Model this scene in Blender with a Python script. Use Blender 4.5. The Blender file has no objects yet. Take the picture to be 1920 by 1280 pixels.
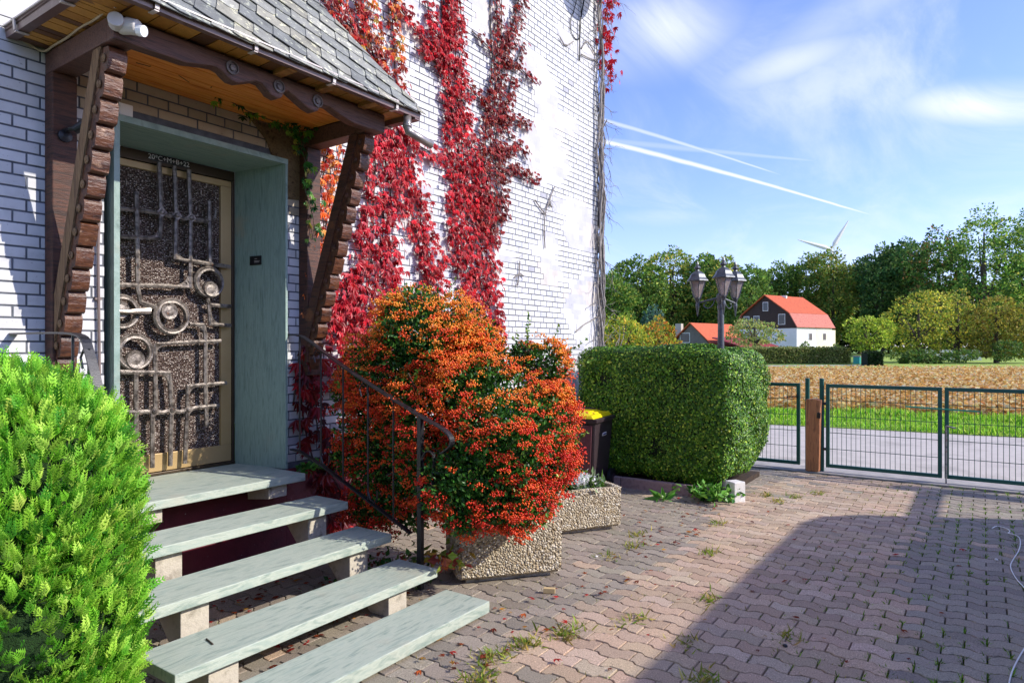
import bpy, bmesh, math, random
import numpy as np
from mathutils import Vector, Matrix, noise as mnoise
random.seed(7); rng = np.random.default_rng(11)
C = bpy.context.scene.collection
sc = bpy.context.scene
R = math.radians
# ------------------------------------------------------------------ camera, sky, sun, exposure
# world: x runs along the house wall (away from the camera), the wall plane is y = 0, the yard is y < 0, ground z = 0
F, TH, YH, DW, EYE = 1258.7, .959, 650., 4.108, 1.478
cth, sth = math.cos(TH), math.sin(TH)
cd = bpy.data.cameras.new('camera'); cam = bpy.data.objects.new('camera', cd); C.objects.link(cam)
cam.location = (0, -DW, EYE); cam.rotation_euler = (math.pi/2, 0, -TH)
cd.sensor_width = 36; cd.lens = F/1920*36; cd.shift_y = 10/1920
cd.clip_start = .05; cd.clip_end = 4000
sc.camera = cam
sc.view_settings.view_transform = 'Standard'; sc.view_settings.look = 'None'
sc.view_settings.exposure = EXPOSURE = .72; sc.view_settings.gamma = 1
SUN = Vector((.42, -1, .68)).normalized()
SUN_EL = math.asin(SUN.z); SUN_AZ = math.atan2(SUN.x, SUN.y)

def ray(u, v):
    a = (u-960)/F; b = (YH-v)/F
    return np.array([a*cth+sth, -a*sth+cth, b])
O0 = np.array([0, -DW, EYE])
def onz(u, v, z=0): r = ray(u, v); return O0 + r*(z-EYE)/r[2]
def ony(u, v, y=0): r = ray(u, v); return O0 + r*(y+DW)/r[1]
def onx(u, v, x): r = ray(u, v); return O0 + r*x/r[0]
def ond(u, d, z=0):                       # ground point at depth d along the view
    a = (u-960)/F; return np.array([d*(a*cth+sth), d*(-a*sth+cth)-DW, z])
def zat(v, d): return EYE + (YH-v)/F*d

w = bpy.data.worlds.new('World'); sc.world = w; w.use_nodes = True
nt = w.node_tree; nt.nodes.clear()
def N(nt, t, **k):
    n = nt.nodes.new(t)
    for a, b in k.items(): setattr(n, a, b)
    return n
def setin(n, **k):
    for a, b in k.items():
        a = a.replace('_', ' ')
        if a in n.inputs: n.inputs[a].default_value = b
def mth(nt, op, a, b=None, c=None, clamp=False):
    n = N(nt, 'ShaderNodeMath', operation=op, use_clamp=clamp)
    for i, x in enumerate((a, b, c)):
        if x is None: continue
        if isinstance(x, (int, float)): n.inputs[i].default_value = x
        else: nt.links.new(x, n.inputs[i])
    return n.outputs[0]
def vm(nt, op, a, b=None, out=0):
    n = N(nt, 'ShaderNodeVectorMath', operation=op)
    for i, x in enumerate((a, b)):
        if x is None: continue
        if isinstance(x, (tuple, list, Vector)): n.inputs[i].default_value = tuple(x)
        else: nt.links.new(x, n.inputs[i])
    return n.outputs[out]
def mapr(nt, x, a, b, c=0, d=1, t='SMOOTHSTEP'):
    n = N(nt, 'ShaderNodeMapRange', interpolation_type=t)
    nt.links.new(x, n.inputs[0])
    for i, q in enumerate((a, b, c, d)): n.inputs[1+i].default_value = q
    return n.outputs[0]
sky = N(nt, 'ShaderNodeTexSky', sky_type='NISHITA', sun_disc=False)
sky.sun_elevation = SUN_EL; sky.sun_rotation = SUN_AZ; sky.air_density = 1.0; sky.dust_density = .6; sky.ozone_density = 2.5; sky.altitude = 100
bg = N(nt, 'ShaderNodeBackground'); bg.inputs[1].default_value = SKYS = .15
wo = N(nt, 'ShaderNodeOutputWorld'); nt.links.new(bg.outputs[0], wo.inputs[0])
tc = N(nt, 'ShaderNodeTexCoord'); D = tc.outputs['Generated']
sx = N(nt, 'ShaderNodeSeparateXYZ'); nt.links.new(D, sx.inputs[0])
inv = mth(nt, 'DIVIDE', 1, mth(nt, 'MAXIMUM', mth(nt, 'ADD', sx.outputs[2], .12), .03))
pl = N(nt, 'ShaderNodeCombineXYZ')
nt.links.new(mth(nt, 'MULTIPLY', sx.outputs[0], inv), pl.inputs[0]); nt.links.new(mth(nt, 'MULTIPLY', sx.outputs[1], inv), pl.inputs[1])
mp = N(nt, 'ShaderNodeMapping'); nt.links.new(pl.outputs[0], mp.inputs[0]); mp.inputs['Rotation'].default_value = (0, 0, R(-28)); mp.inputs['Scale'].default_value = (.45, 1.3, 1)
n1 = N(nt, 'ShaderNodeTexNoise'); setin(n1, Scale=1.5, Detail=9, Roughness=.62, Distortion=.9); nt.links.new(mp.outputs[0], n1.inputs['Vector'])
n2 = N(nt, 'ShaderNodeTexNoise'); setin(n2, Scale=.8, Detail=4, Roughness=.5, Distortion=.3); nt.links.new(pl.outputs[0], n2.inputs['Vector'])
fine = mapr(nt, n1.outputs[0], .38, .78)
veil = mth(nt, 'MULTIPLY', fine, mapr(nt, n2.outputs[0], .3, .7, .3, .95))
def dirv(u, v): return Vector(ray(u, v)).normalized()
def blob(u, v, r1, r2, k, tilt=0.):         # a brighter bank of cirrus round one direction of the sky
    c0 = dirv(u, v); right = (dirv(u+60, v-60*math.tan(R(tilt))) - c0).normalized(); up = c0.cross(right).normalized()
    a = mth(nt, 'DIVIDE', vm(nt, 'DOT_PRODUCT', vm(nt, 'SUBTRACT', D, c0), right, 1), r1)
    b = mth(nt, 'DIVIDE', vm(nt, 'DOT_PRODUCT', vm(nt, 'SUBTRACT', D, c0), up, 1), r2)
    dd = mth(nt, 'SQRT', mth(nt, 'ADD', mth(nt, 'MULTIPLY', a, a), mth(nt, 'MULTIPLY', b, b)))
    return mth(nt, 'MULTIPLY', mapr(nt, dd, 1, .0), mapr(nt, n1.outputs[0], .3, .62, .25*k, k))
cl = mth(nt, 'MULTIPLY', veil, .58)
for a in ((1230, 60, .15, .08, .85, 10), (1480, 118, .14, .04, .6, 18), (1860, 195, .14, .035, 1.1, 0), (1600, 20, .25, .05, .35, 30), (1240, 410, .10, .02, .5, 0)):
    cl = mth(nt, 'MAXIMUM', cl, blob(*a))
def trail(p, q, wd, k, bend=0.):
    A, B = dirv(*p), dirv(*q); n = A.cross(B).normalized(); al = (B-A); Ln = al.length; al = al/Ln
    t = mth(nt, 'DIVIDE', vm(nt, 'DOT_PRODUCT', vm(nt, 'SUBTRACT', D, A), al, 1), Ln)
    off = mth(nt, 'MULTIPLY', mth(nt, 'MULTIPLY', t, mth(nt, 'SUBTRACT', 1, t)), bend)
    wob = mth(nt, 'MULTIPLY', mth(nt, 'SUBTRACT', n1.outputs[0], .5), .004)
    d = mth(nt, 'ABSOLUTE', mth(nt, 'ADD', mth(nt, 'ADD', vm(nt, 'DOT_PRODUCT', D, n, 1), off), wob))
    wide = mth(nt, 'MULTIPLY', mapr(nt, t, .1, 1.0, 1., .35), wd)
    s = mapr(nt, mth(nt, 'DIVIDE', d, wide), 1, .1)
    s = mth(nt, 'MULTIPLY', s, mth(nt, 'MULTIPLY', mapr(nt, t, -.05, .03), mapr(nt, t, 1.02, .85)))
    return mth(nt, 'MULTIPLY', s, k)
for a in (((1120, 262), (1655, 410), .0050, .85, .012), ((1120, 222), (1470, 330), .0042, .5, .006), ((1120, 262), (1560, 305), .0065, .22, .0)):
    cl = mth(nt, 'MAXIMUM', cl, trail(*a))
hz = mapr(nt, sx.outputs[2], .0, .22, .18, 0, 'LINEAR')
cl = mth(nt, 'MAXIMUM', cl, hz)
mx = N(nt, 'ShaderNodeMix', data_type='RGBA'); nt.links.new(cl, mx.inputs[0])
tint = N(nt, 'ShaderNodeMix', data_type='RGBA', blend_type='MULTIPLY'); tint.inputs[0].default_value = 1
nt.links.new(sky.outputs[0], tint.inputs[6]); tint.inputs[7].default_value = SKYTINT = (.88, .87, 1.26, 1)
nt.links.new(tint.outputs[2], mx.inputs[6]); mx.inputs[7].default_value = CLOUDC = (4.6, 4.8, 5.6, 1)
nt.links.new(mx.outputs[2], bg.inputs[0])

sl = bpy.data.lights.new('sun', 'SUN'); sl.energy = 3.5; sl.angle = R(.5); sl.color = (1, .935, .83)
so = bpy.data.objects.new('sun', sl); C.objects.link(so); so.rotation_euler = (-SUN).to_track_quat('-Z', 'Y').to_euler(); so.location = (3, -12, 12)

# ------------------------------------------------------------------ materials
def lin(h):
    if isinstance(h, str):
        c = [int(h[i:i+2], 16)/255 for i in (0, 2, 4)]
        return tuple((x/12.92 if x < .04045 else ((x+.055)/1.055)**2.4) for x in c)
    return tuple(h)
MATS = {}
def mat(name, cols, scale=8, stretch=(1, 1, 1), rough=.7, bump=0, bscale=None, detail=6, distort=0., attr=False, metal=0, spec=.5, bdist=.01,
        kind='noise', trans=0, contrast=(.3, .7), rvar=0.0, mottle=None):
    if name in MATS: return MATS[name]
    m = bpy.data.materials.new(name); m.use_nodes = True; t = m.node_tree; t.nodes.clear(); MATS[name] = m
    out = N(t, 'ShaderNodeOutputMaterial'); p = N(t, 'ShaderNodeBsdfPrincipled')
    setin(p, Roughness=rough, Metallic=metal); p.inputs['Specular IOR Level'].default_value = spec
    co = N(t, 'ShaderNodeTexCoord'); mpn = N(t, 'ShaderNodeMapping'); t.links.new(co.outputs['Object'], mpn.inputs[0]); mpn.inputs['Scale'].default_value = stretch
    if kind == 'noise':
        n = N(t, 'ShaderNodeTexNoise'); setin(n, Scale=scale, Detail=detail, Roughness=.6, Distortion=distort); f = n.outputs[0]
    elif kind == 'voronoi':
        n = N(t, 'ShaderNodeTexVoronoi'); setin(n, Scale=scale); sp = N(t, 'ShaderNodeSeparateColor'); t.links.new(n.outputs['Color'], sp.inputs[0]); f = sp.outputs[0]
    t.links.new(mpn.outputs[0], n.inputs['Vector'])
    r = N(t, 'ShaderNodeValToRGB'); t.links.new(f, r.inputs[0]); e = r.color_ramp.elements
    cols = [lin(c) for c in cols]
    lo, hi = contrast if kind == 'noise' else (0, 1)
    for i, c in enumerate(cols):
        pos = lo + (hi-lo)*i/max(1, len(cols)-1)
        if i < 2: el = e[i]; el.position = pos
        else: el = e.new(pos)
        el.color = (*c, 1)
    if len(cols) == 1: e[1].color = (*cols[0], 1)
    c = r.outputs[0]
    if mottle:
        n3 = N(t, 'ShaderNodeTexNoise'); setin(n3, Scale=mottle[0], Detail=5, Roughness=.65); t.links.new(co.outputs['Object'], n3.inputs['Vector'])
        k = mapr(t, n3.outputs[0], mottle[2], mottle[3])
        q = N(t, 'ShaderNodeMix', data_type='RGBA'); t.links.new(k, q.inputs[0]); t.links.new(c, q.inputs[6]); q.inputs[7].default_value = (*lin(mottle[1]), 1); c = q.outputs[2]
    if attr:
        a = N(t, 'ShaderNodeAttribute', attribute_name='Col')
        q = N(t, 'ShaderNodeMix', data_type='RGBA', blend_type='MULTIPLY'); q.inputs[0].default_value = 1
        t.links.new(c, q.inputs[6]); t.links.new(a.outputs['Color'], q.inputs[7]); c = q.outputs[2]
    t.links.new(c, p.inputs['Base Color'])
    if rvar: t.links.new(mapr(t, f, .3, .7, rough-rvar, rough+rvar), p.inputs['Roughness'])
    if bump:
        if kind == 'voronoi' and bscale is None:
            h = mth(t, 'SUBTRACT', 1, n.outputs['Distance'])
        else:
            nb = N(t, 'ShaderNodeTexNoise'); setin(nb, Scale=bscale or scale*3, Detail=5, Roughness=.65); t.links.new(mpn.outputs[0], nb.inputs['Vector']); h = nb.outputs[0]
        b = N(t, 'ShaderNodeBump'); setin(b, Strength=bump, Distance=bdist); t.links.new(h, b.inputs['Height']); t.links.new(b.outputs[0], p.inputs['Normal'])
    if trans:
        tr = N(t, 'ShaderNodeBsdfTranslucent'); t.links.new(c, tr.inputs[0]); ms = N(t, 'ShaderNodeMixShader'); ms.inputs[0].default_value = trans
        t.links.new(p.outputs[0], ms.inputs[1]); t.links.new(tr.outputs[0], ms.inputs[2]); t.links.new(ms.outputs[0], out.inputs[0])
    else: t.links.new(p.outputs[0], out.inputs[0])
    return m
def white(): return [(1, 1, 1)]
M_brick = mat('painted_brick', [(.78, .78, .77), (.93, .93, .93), (1, 1, 1)], 5, rough=.8, bump=.3, bscale=60, attr=True, bdist=.003, contrast=(.30, .58), mottle=(55, (.45, .44, .42), .62, .72))
M_mortar = mat('dark_mortar', ['4a4d54', '6a6e76'], 14, rough=.95, bump=.4, bdist=.004)
M_wallpl = mat('house_plaster', ['a9a6a0', 'c6c3bd'], 5, rough=.9, bump=.3)
M_maroon = mat('maroon_paint', ['4a0f1e', '66192b', '54162a'], 6, rough=.55, bump=.3, bscale=60, mottle=(45, 'a58d90', .68, .74))
M_stone = mat('green_slate', ['5c7068', '7d9389', '8ea399', '6c8076'], 5, (1.2, 14, 1.2), rough=.6, bump=.25, bscale=60, distort=1.2, contrast=(.25, .75), mottle=(3, '9b9883', .55, .8))
M_tread = mat('green_slate_tread', ['74847a', '9cab9f', 'b3bbac', '88998e', 'bdc0b2'], 5, (1.2, 8, 5), rough=.55, bump=.35, bscale=70, distort=.7, contrast=(.2, .8), mottle=(2.2, 'b1ab98', .56, .85))
M_conc = mat('cast_concrete', ['9c9484', 'c2b9a8', 'b3ab9b'], 12, rough=.9, bump=.4, bscale=90, mottle=(9, '7b7263', .55, .75))
M_woodd = mat('dark_stained_wood', ['241611', '3f261a', '5a3524', '2c1a14'], 7, (1, 1, 9), rough=.6, bump=.5, distort=.4, attr=False, mottle=(6, '7a4a2b', .58, .72))
M_woodx = mat('dark_stained_wood_beam', ['35231f', '4f342c', '664539', '3e2a25'], 7, (.7, 9, 9), rough=.55, bump=.45, distort=.4, mottle=(5, '6d5044', .56, .75))
M_woodrough = mat('weathered_oak', ['4a3628', '7d6044', '947654', '5a4430'], 6, (6, 6, .8), rough=.8, bump=.9, distort=.9, bdist=.02)
M_carved = mat('carved_wood', ['24140e', '48291b', '633c25', '2f1c16'], 9, (1, 3, 3), rough=.33, bump=.55, mottle=(14, 'a08068', .6, .75))
M_ceil = mat('pine_ceiling', ['c0661c', 'd98430', 'e39a48'], 5, (1, 10, 1), rough=.5, bump=.2, mottle=(60, '4b2810', .70, .76))
M_soffit = mat('soffit_board', [(.8, .8, .8), (1, 1, 1)], 8, (3, 3, 3), rough=.6, bump=.3, attr=True, mottle=(12, (.3, .22, .15), .62, .75))
M_gutter = mat('brown_gutter_metal', ['5d4742', '6f5852'], 5, rough=.35, spec=.6, mottle=(12, '84726b', .55, .8))
M_rim = mat('worn_gutter_rim', ['a39690', 'c9c0ba'], 20, rough=.35, spec=.7)
M_slate = mat('roof_slate', [(.62, .60, .56), (1.1, 1.07, 1)], 9, rough=.75, bump=.6, bscale=40, attr=True, mottle=(22, (1.9, 1.85, 1.45), .56, .64))
M_bronze = mat('bronze_aluminium', ['a58a5c', 'b89d6e'], 3, rough=.4, metal=.15)
M_bronzed = mat('dark_bronze_frame', ['3d3124', '4b3d2c'], 3, rough=.4, metal=.4)
M_cast = mat('cast_iron_grille', ['2f2925', '5f564f', '948a80', '443b35'], 22, rough=.36, metal=.3, bump=.6, bscale=120, bdist=.004, spec=.6, mottle=(25, '8b5a38', .62, .75))
M_iron = mat('black_wrought_iron', ['16161a', '26262b'], 30, rough=.38, bump=.3, bscale=150, spec=.6, bdist=.002)
M_agg = mat('exposed_aggregate', ['7d6b50', 'cfc2a8', '9c8a6c', 'e4dccb', 'b59f7a', '8c8272', 'd8c9a8'], 75, kind='voronoi', rough=.8, bump=1.0, bdist=.02)
M_soil = mat('soil', ['2b2018', '463628'], 30, rough=1, bump=.8)
M_bark = mat('bark', ['3a3028', '5d5044'], 12, (1, 1, .3), rough=.9, bump=.8)
M_twig = mat('bare_vine_wood', ['6b625a', '97908a', '4b433c'], 25, (1, 1, .3), rough=.9, bump=.5)
M_leafh = mat('hedge_leaf', white(), rough=.45, attr=True, trans=.05, spec=.35)
M_leaf = mat('leaf', white(), rough=.42, attr=True, trans=.3, spec=.4)
M_leafg = mat('leaf_matte', white(), rough=.6, attr=True, trans=.35, spec=.25)
M_berry = mat('berry', white(), rough=.3, attr=True, spec=.5)
M_paver = mat('concrete_paver', [(.45, .43, .41), (.95, .93, .9), (1.05, 1.03, 1.0), (2.0, 1.95, 1.9)], 150, rough=.92, bump=.8, bscale=260, attr=True, bdist=.004, detail=3, contrast=(.30, .74))
M_joint = mat('joint_sand_and_moss', ['2f271f', '463a2d', '44521f', '54483a'], 7, rough=1, bump=.6, contrast=(.3, .72))
M_asph = mat('asphalt', ['a8a098', 'bab2a8', '9c958c'], 1.2, rough=.92, bump=.6, bscale=260, mottle=(3, 'aaa49d', .6, .75), bdist=.004)
M_strip = mat('concrete_strip', ['8f8a86', 'a7a19c'], 8, rough=.9, bump=.4)
M_gate = mat('green_powder_coat', ['0d4a40', '11584c'], 6, rough=.4, spec=.5)
M_post = mat('sawn_timber_post', ['a0633f', 'bf8053', '7d4c30'], 8, (4, 4, .6), rough=.75, bump=.5, distort=.7)
M_sens = mat('grey_white_plastic', ['a9a5a0', 'bdb9b4'], 5, rough=.4)
M_white = mat('white_plastic', ['d8d5cf', 'e6e4df'], 5, rough=.45)
M_black = mat('black_plastic', ['101113', '1a1b1e'], 5, rough=.4)
M_terrain = mat('meadow_grass', ['4b6a1c', '6b8c2a', '7a7f3a'], .25, rough=1, bump=.5, bscale=6)
M_earth = mat('field_earth', ['a58a62', 'bca274', 'ccb484'], 1.5, rough=1, bump=.8, bscale=8, bdist=.1)

# ------------------------------------------------------------------ mesh helpers
class MB:
    def __init__(s): s.v = []; s.f = []; s.c = []; s.n = 0
    def add(s, v, f, col=None):
        v = np.asarray(v, float); s.v.append(v); o = s.n
        s.f += [tuple(int(i)+o for i in q) for q in f]; s.n += len(v)
        s.c.append(np.tile(np.array([*(col or (1, 1, 1)), 1.]), (len(v), 1)))
    def box(s, x0, x1, y0, y1, z0, z1, col=None, M=None):
        v = np.array([(x, y, z) for x in (x0, x1) for y in (y0, y1) for z in (z0, z1)], float)
        if M is not None: v = v@np.array(M)[:3, :3].T + np.array(M)[:3, 3]
        s.add(v, [(0, 1, 3, 2), (4, 6, 7, 5), (0, 4, 5, 1), (2, 3, 7, 6), (0, 2, 6, 4), (1, 5, 7, 3)], col)
    def tube(s, pts, r, seg=8, col=None, cap=True):
        P = [Vector(p) for p in pts]; n = len(P)
        rr = r if hasattr(r, '__len__') else [r]*n
        T = [(P[min(i+1, n-1)]-P[max(i-1, 0)]).normalized() for i in range(n)]
        up = Vector((0, 0, 1)) if abs(T[0].z) < .9 else Vector((1, 0, 0))
        a = T[0].cross(up).normalized(); V = []
        for i in range(n):
            a = (a - T[i]*a.dot(T[i])).normalized(); b = T[i].cross(a)
            for k in range(seg):
                g = 2*math.pi*k/seg; V.append(P[i]+(a*math.cos(g)+b*math.sin(g))*rr[i])
        Fc = [(i*seg+k, i*seg+(k+1) % seg, (i+1)*seg+(k+1) % seg, (i+1)*seg+k) for i in range(n-1) for k in range(seg)]
        if cap: Fc += [tuple(range(seg-1, -1, -1)), tuple((n-1)*seg+k for k in range(seg))]
        s.add([tuple(v) for v in V], Fc, col)
    def bar(s, p, q, w_, t_, nrm=(0, 0, 1), col=None):   # rectangular bar from p to q, width w_ across nrm
        p, q = Vector(p), Vector(q); d = (q-p).normalized(); n = Vector(nrm); n = (n-d*n.dot(d)).normalized(); b = d.cross(n)
        V = [tuple(e+n*(t_/2*i)+b*(w_/2*j)) for e in (p, q) for i in (-1, 1) for j in (-1, 1)]
        s.add(V, [(0, 1, 3, 2), (4, 6, 7, 5), (0, 4, 5, 1), (2, 3, 7, 6), (0, 2, 6, 4), (1, 5, 7, 3)], col)
    def strip(s, pts, w_, t_, nrm, col=None):            # flat bar following a polyline; nrm = width direction
        P = [Vector(p) for p in pts]; n = len(P); V = []
        for i in range(n):
            d = (P[min(i+1, n-1)]-P[max(i-1, 0)]).normalized(); b = Vector(nrm).normalized(); b = (b-d*b.dot(d)).normalized(); m = d.cross(b)
            for (j, k) in ((-1, -1), (1, -1), (1, 1), (-1, 1)): V.append(tuple(P[i]+b*(w_/2*j)+m*(t_/2*k)))
        Fc = [(i*4+k, i*4+(k+1) % 4, (i+1)*4+(k+1) % 4, (i+1)*4+k) for i in range(n-1) for k in range(4)]
        Fc += [(3, 2, 1, 0), tuple((n-1)*4+k for k in range(4))]
        s.add(V, Fc, col)
    def lathe(s, prof, c=(0, 0, 0), seg=16, col=None, axis='z', flat=False):
        V = []; n = len(prof)
        for (r, z) in prof:
            for k in range(seg):
                g = 2*math.pi*(k+.5)/seg; x, y = r*math.cos(g), r*math.sin(g)
                V.append((c[0]+x, c[1]+y, c[2]+z) if axis == 'z' else (c[0]+x, c[1]+z, c[2]+y))
        Fc = [(i*seg+k, i*seg+(k+1) % seg, (i+1)*seg+(k+1) % seg, (i+1)*seg+k) for i in range(n-1) for k in range(seg)]
        Fc += [tuple(range(seg-1, -1, -1)), tuple((n-1)*seg+k for k in range(seg))]
        s.add(V, Fc, col)
    def prism(s, poly, a0, a1, axis='y', col=None):      # polygon extruded along an axis
        n = len(poly)
        def P(p, a): return {'y': (p[0], a, p[1]), 'x': (a, p[0], p[1]), 'z': (p[0], p[1], a)}[axis]
        V = [P(p, a0) for p in poly]+[P(p, a1) for p in poly]
        s.add(V, [tuple(range(n)), tuple(range(2*n-1, n-1, -1))]+[(i, i+n, (i+1) % n+n, (i+1) % n) for i in range(n)], col)
    def build(s, name, m, parent=None, off=None, smooth=False, bevel=0, recalc=True):
        V = np.concatenate(s.v) if s.v else np.zeros((0, 3))
        if off is None and parent is not None: off = rootloc(parent)
        if off is not None: V = V-np.array(off)
        me = bpy.data.meshes.new(name); me.from_pydata(V.tolist(), [], s.f)
        if recalc and len(s.f) < 60000:
            b = bmesh.new(); b.from_mesh(me); bmesh.ops.recalc_face_normals(b, faces=b.faces); b.to_mesh(me); b.free()
        ca = me.color_attributes.new('Col', 'FLOAT_COLOR', 'POINT'); ca.data.foreach_set('color', np.concatenate(s.c).astype(np.float32).ravel())
        me.polygons.foreach_set('use_smooth', [bool(smooth)]*len(me.polygons))
        me.materials.append(m); o = bpy.data.objects.new(name, me); C.objects.link(o)
        if parent is not None: o.parent = parent
        if bevel:
            bv = o.modifiers.new('b', 'BEVEL'); bv.width = bevel; bv.segments = 2; bv.limit_method = 'ANGLE'; bv.angle_limit = R(40)
        return o
def rootloc(o):
    p = np.zeros(3)
    while o is not None: p += np.array(o.location); o = o.parent
    return p
def npmesh(name, V, Fa, col, m, parent=None, smooth=False):
    """V (n,3), Fa (k,3|4) equal-size faces, col (n,3)"""
    if parent is not None: V = V-rootloc(parent)
    me = bpy.data.meshes.new(name); k = Fa.shape[1]
    me.vertices.add(len(V)); me.vertices.foreach_set('co', V.astype(np.float32).ravel())
    me.loops.add(Fa.size); me.loops.foreach_set('vertex_index', Fa.astype(np.int32).ravel())
    me.polygons.add(len(Fa)); me.polygons.foreach_set('loop_start', np.arange(0, Fa.size, k, dtype=np.int32))
    me.update(calc_edges=True)
    me.polygons.foreach_set('use_smooth', np.full(len(Fa), bool(smooth)))
    ca = me.color_attributes.new('Col', 'FLOAT_COLOR', 'POINT'); cc = np.ones((len(V), 4), np.float32); cc[:, :3] = col
    ca.data.foreach_set('color', cc.ravel()); me.materials.append(m)
    o = bpy.data.objects.new(name, me); C.objects.link(o)
    if parent is not None: o.parent = parent
    return o
def norm(a): return a/np.maximum(np.linalg.norm(a, axis=-1, keepdims=True), 1e-9)
def basis(d, roll=None, upref=None):
    """columns: side, dir, normal for growth direction d (n,3)"""
    d = norm(d); r = norm(rng.normal(size=d.shape)) if upref is None else np.broadcast_to(upref, d.shape)
    s = norm(np.cross(d, r)); n = np.cross(s, d); return np.stack([s, d, n], -1)
def scatter(tv, tf, B, P, S, col, vcol=None):
    n = len(P); k = len(tv)
    V = np.einsum('nij,kj->nki', B, tv)*(S.reshape(-1, 1, 1) if S.ndim == 1 else S[:, None, :]) + P[:, None, :]
    Fa = (np.asarray(tf)[None]+(np.arange(n)*k)[:, None, None]).reshape(-1, len(tf[0]))
    c = np.repeat(col[:, None, :], k, 1)
    if vcol is not None: c = c*vcol[None, :, None]
    return V.reshape(-1, 3), Fa, c.reshape(-1, 3)
def merge(L):
    V, Fs, Cc, o = [], [], [], 0
    for v, f, c in L: V.append(v); Fs.append(f+o); Cc.append(c); o += len(v)
    return np.concatenate(V), np.concatenate(Fs), np.concatenate(Cc)
# leaf templates: (side, along, normal)
LEAF = (np.array([(0, 0, 0), (-.32, .45, .06), (0, 1, -.12), (.32, .45, .06)]), [(0, 3, 2, 1)])
LEAFN = (np.array([(0, 0, 0), (-.17, .4, .05), (0, 1, -.1), (.17, .4, .05)]), [(0, 3, 2, 1)])
OCT = (np.array([(1, 0, 0), (-1, 0, 0), (0, 1, 0), (0, -1, 0), (0, 0, 1), (0, 0, -1)], float)*1.0, [(0, 2, 4), (2, 1, 4), (1, 3, 4), (3, 0, 4), (2, 0, 5), (1, 2, 5), (3, 1, 5), (0, 3, 5)])
def pick(cols, n, var=.15, wts=None):
    a = np.array([lin(c) for c in cols]); i = rng.choice(len(a), n, p=None if wts is None else np.array(wts)/sum(wts))
    return np.clip(a[i]*(1+rng.normal(0, var, (n, 1)))*(1+rng.normal(0, var*.4, (n, 3))), .002, 1)
# ------------------------------------------------------------------ tagging
def tag(o, label=None, cat=None, group=None, kind=None):
    if label: o['label'] = label
    if cat: o['category'] = cat
    if group: o['group'] = group
    if kind: o['kind'] = kind
    return o
def thing(name, loc, label, cat, group=None):
    o = bpy.data.objects.new(name, None); C.objects.link(o); o.location = tuple(float(x) for x in loc); o.empty_display_size = .2
    return tag(o, label, cat, group)
# ================================================================== the setting
mb = MB(); mb.box(-400, 1500, -900, 900, -.6, -.06)
tag(mb.build('ground', M_terrain), kind='structure')
mb = MB(); mb.box(-3, 8.55, -9.5, 0, -.055, -.022)
tag(mb.build('paving_bed', M_joint), kind='structure')
def in_grey(x, y): return y > -2.3 - .12*math.sin(x*1.7) + .1*(x > 4) or y < -3.72-.1*math.sin(x*2)
def build_pavers():
    L, Wd, amp, g = .185, .106, .012, .007
    V = []; Fc = []; Cc = []; o = 0
    def wv(y): 
        t = (y/L) % 1.0
        return amp*max(-1, min(1, 3.2*math.sin(2*math.pi*t)))
    nrow = 0; x = -.6
    pr = random.Random(3)
    while x < 8.4:
        y = -6.9 + (L/2 if nrow % 2 else 0)
        while y < -.02:
            ys = [y+g/2+(L-g)*k/8 for k in range(9)]
            dz = pr.uniform(-.0022, .0022); tx = pr.uniform(-.006, .006); ty = pr.uniform(-.006, .006)
            ring = [(x+g/2+wv(q), q) for q in ys]+[(x+Wd-g/2+wv(q), q) for q in reversed(ys)]
            cx, cy = x+Wd/2, y+L/2
            grey = in_grey(cx, cy)
            if pr.random() < .012: grey = not grey
            v = pr.uniform(.78, 1.12)
            base = (.29, .25, .20) if grey else (.45, .33, .235)
            if not grey and pr.random() < .3: base = (.46, .355, .265)
            col = tuple(b*v*pr.uniform(.97, 1.03) for b in base)
            def zz(px, py): return dz+(px-cx)*tx+(py-cy)*ty
            n = len(ring); inset = .955
            for (px, py) in ring: V.append((px, py, -.022))
            for (px, py) in ring: V.append((px, py, -.0035+zz(px, py)))
            for (px, py) in ring:
                qx, qy = cx+(px-cx)*inset, cy+(py-cy)*(1-(1-inset)*.5); V.append((qx, qy, zz(px, py)))
            for lv in (0, 1): Fc += [(o+lv*n+i, o+lv*n+(i+1) % n, o+(lv+1)*n+(i+1) % n, o+(lv+1)*n+i) for i in range(n)]
            for i in range(8): Fc.append((o+2*n+i, o+2*n+i+1, o+2*n+n-2-i, o+2*n+n-1-i))
            Cc += [col]*(3*n); o += 3*n; y += L
        x += Wd; nrow += 1
    return npmesh('paved_yard', np.array(V), np.array(Fc), np.array(Cc), M_paver)
tag(build_pavers(), kind='structure')
mb = MB(); mb.box(8.55, 8.98, -14, 8, -.05, -.004); tag(mb.build('threshold_strip', M_strip), kind='structure')
mb = MB(); mb.prism([(8.98, -40), (15.2, -40), (14.2, -8), (13.3, 0), (12.9, 8), (11.5, 60), (8.98, 60)], -.05, -.012, 'z'); tag(mb.build('road', M_asph), kind='structure')
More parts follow.
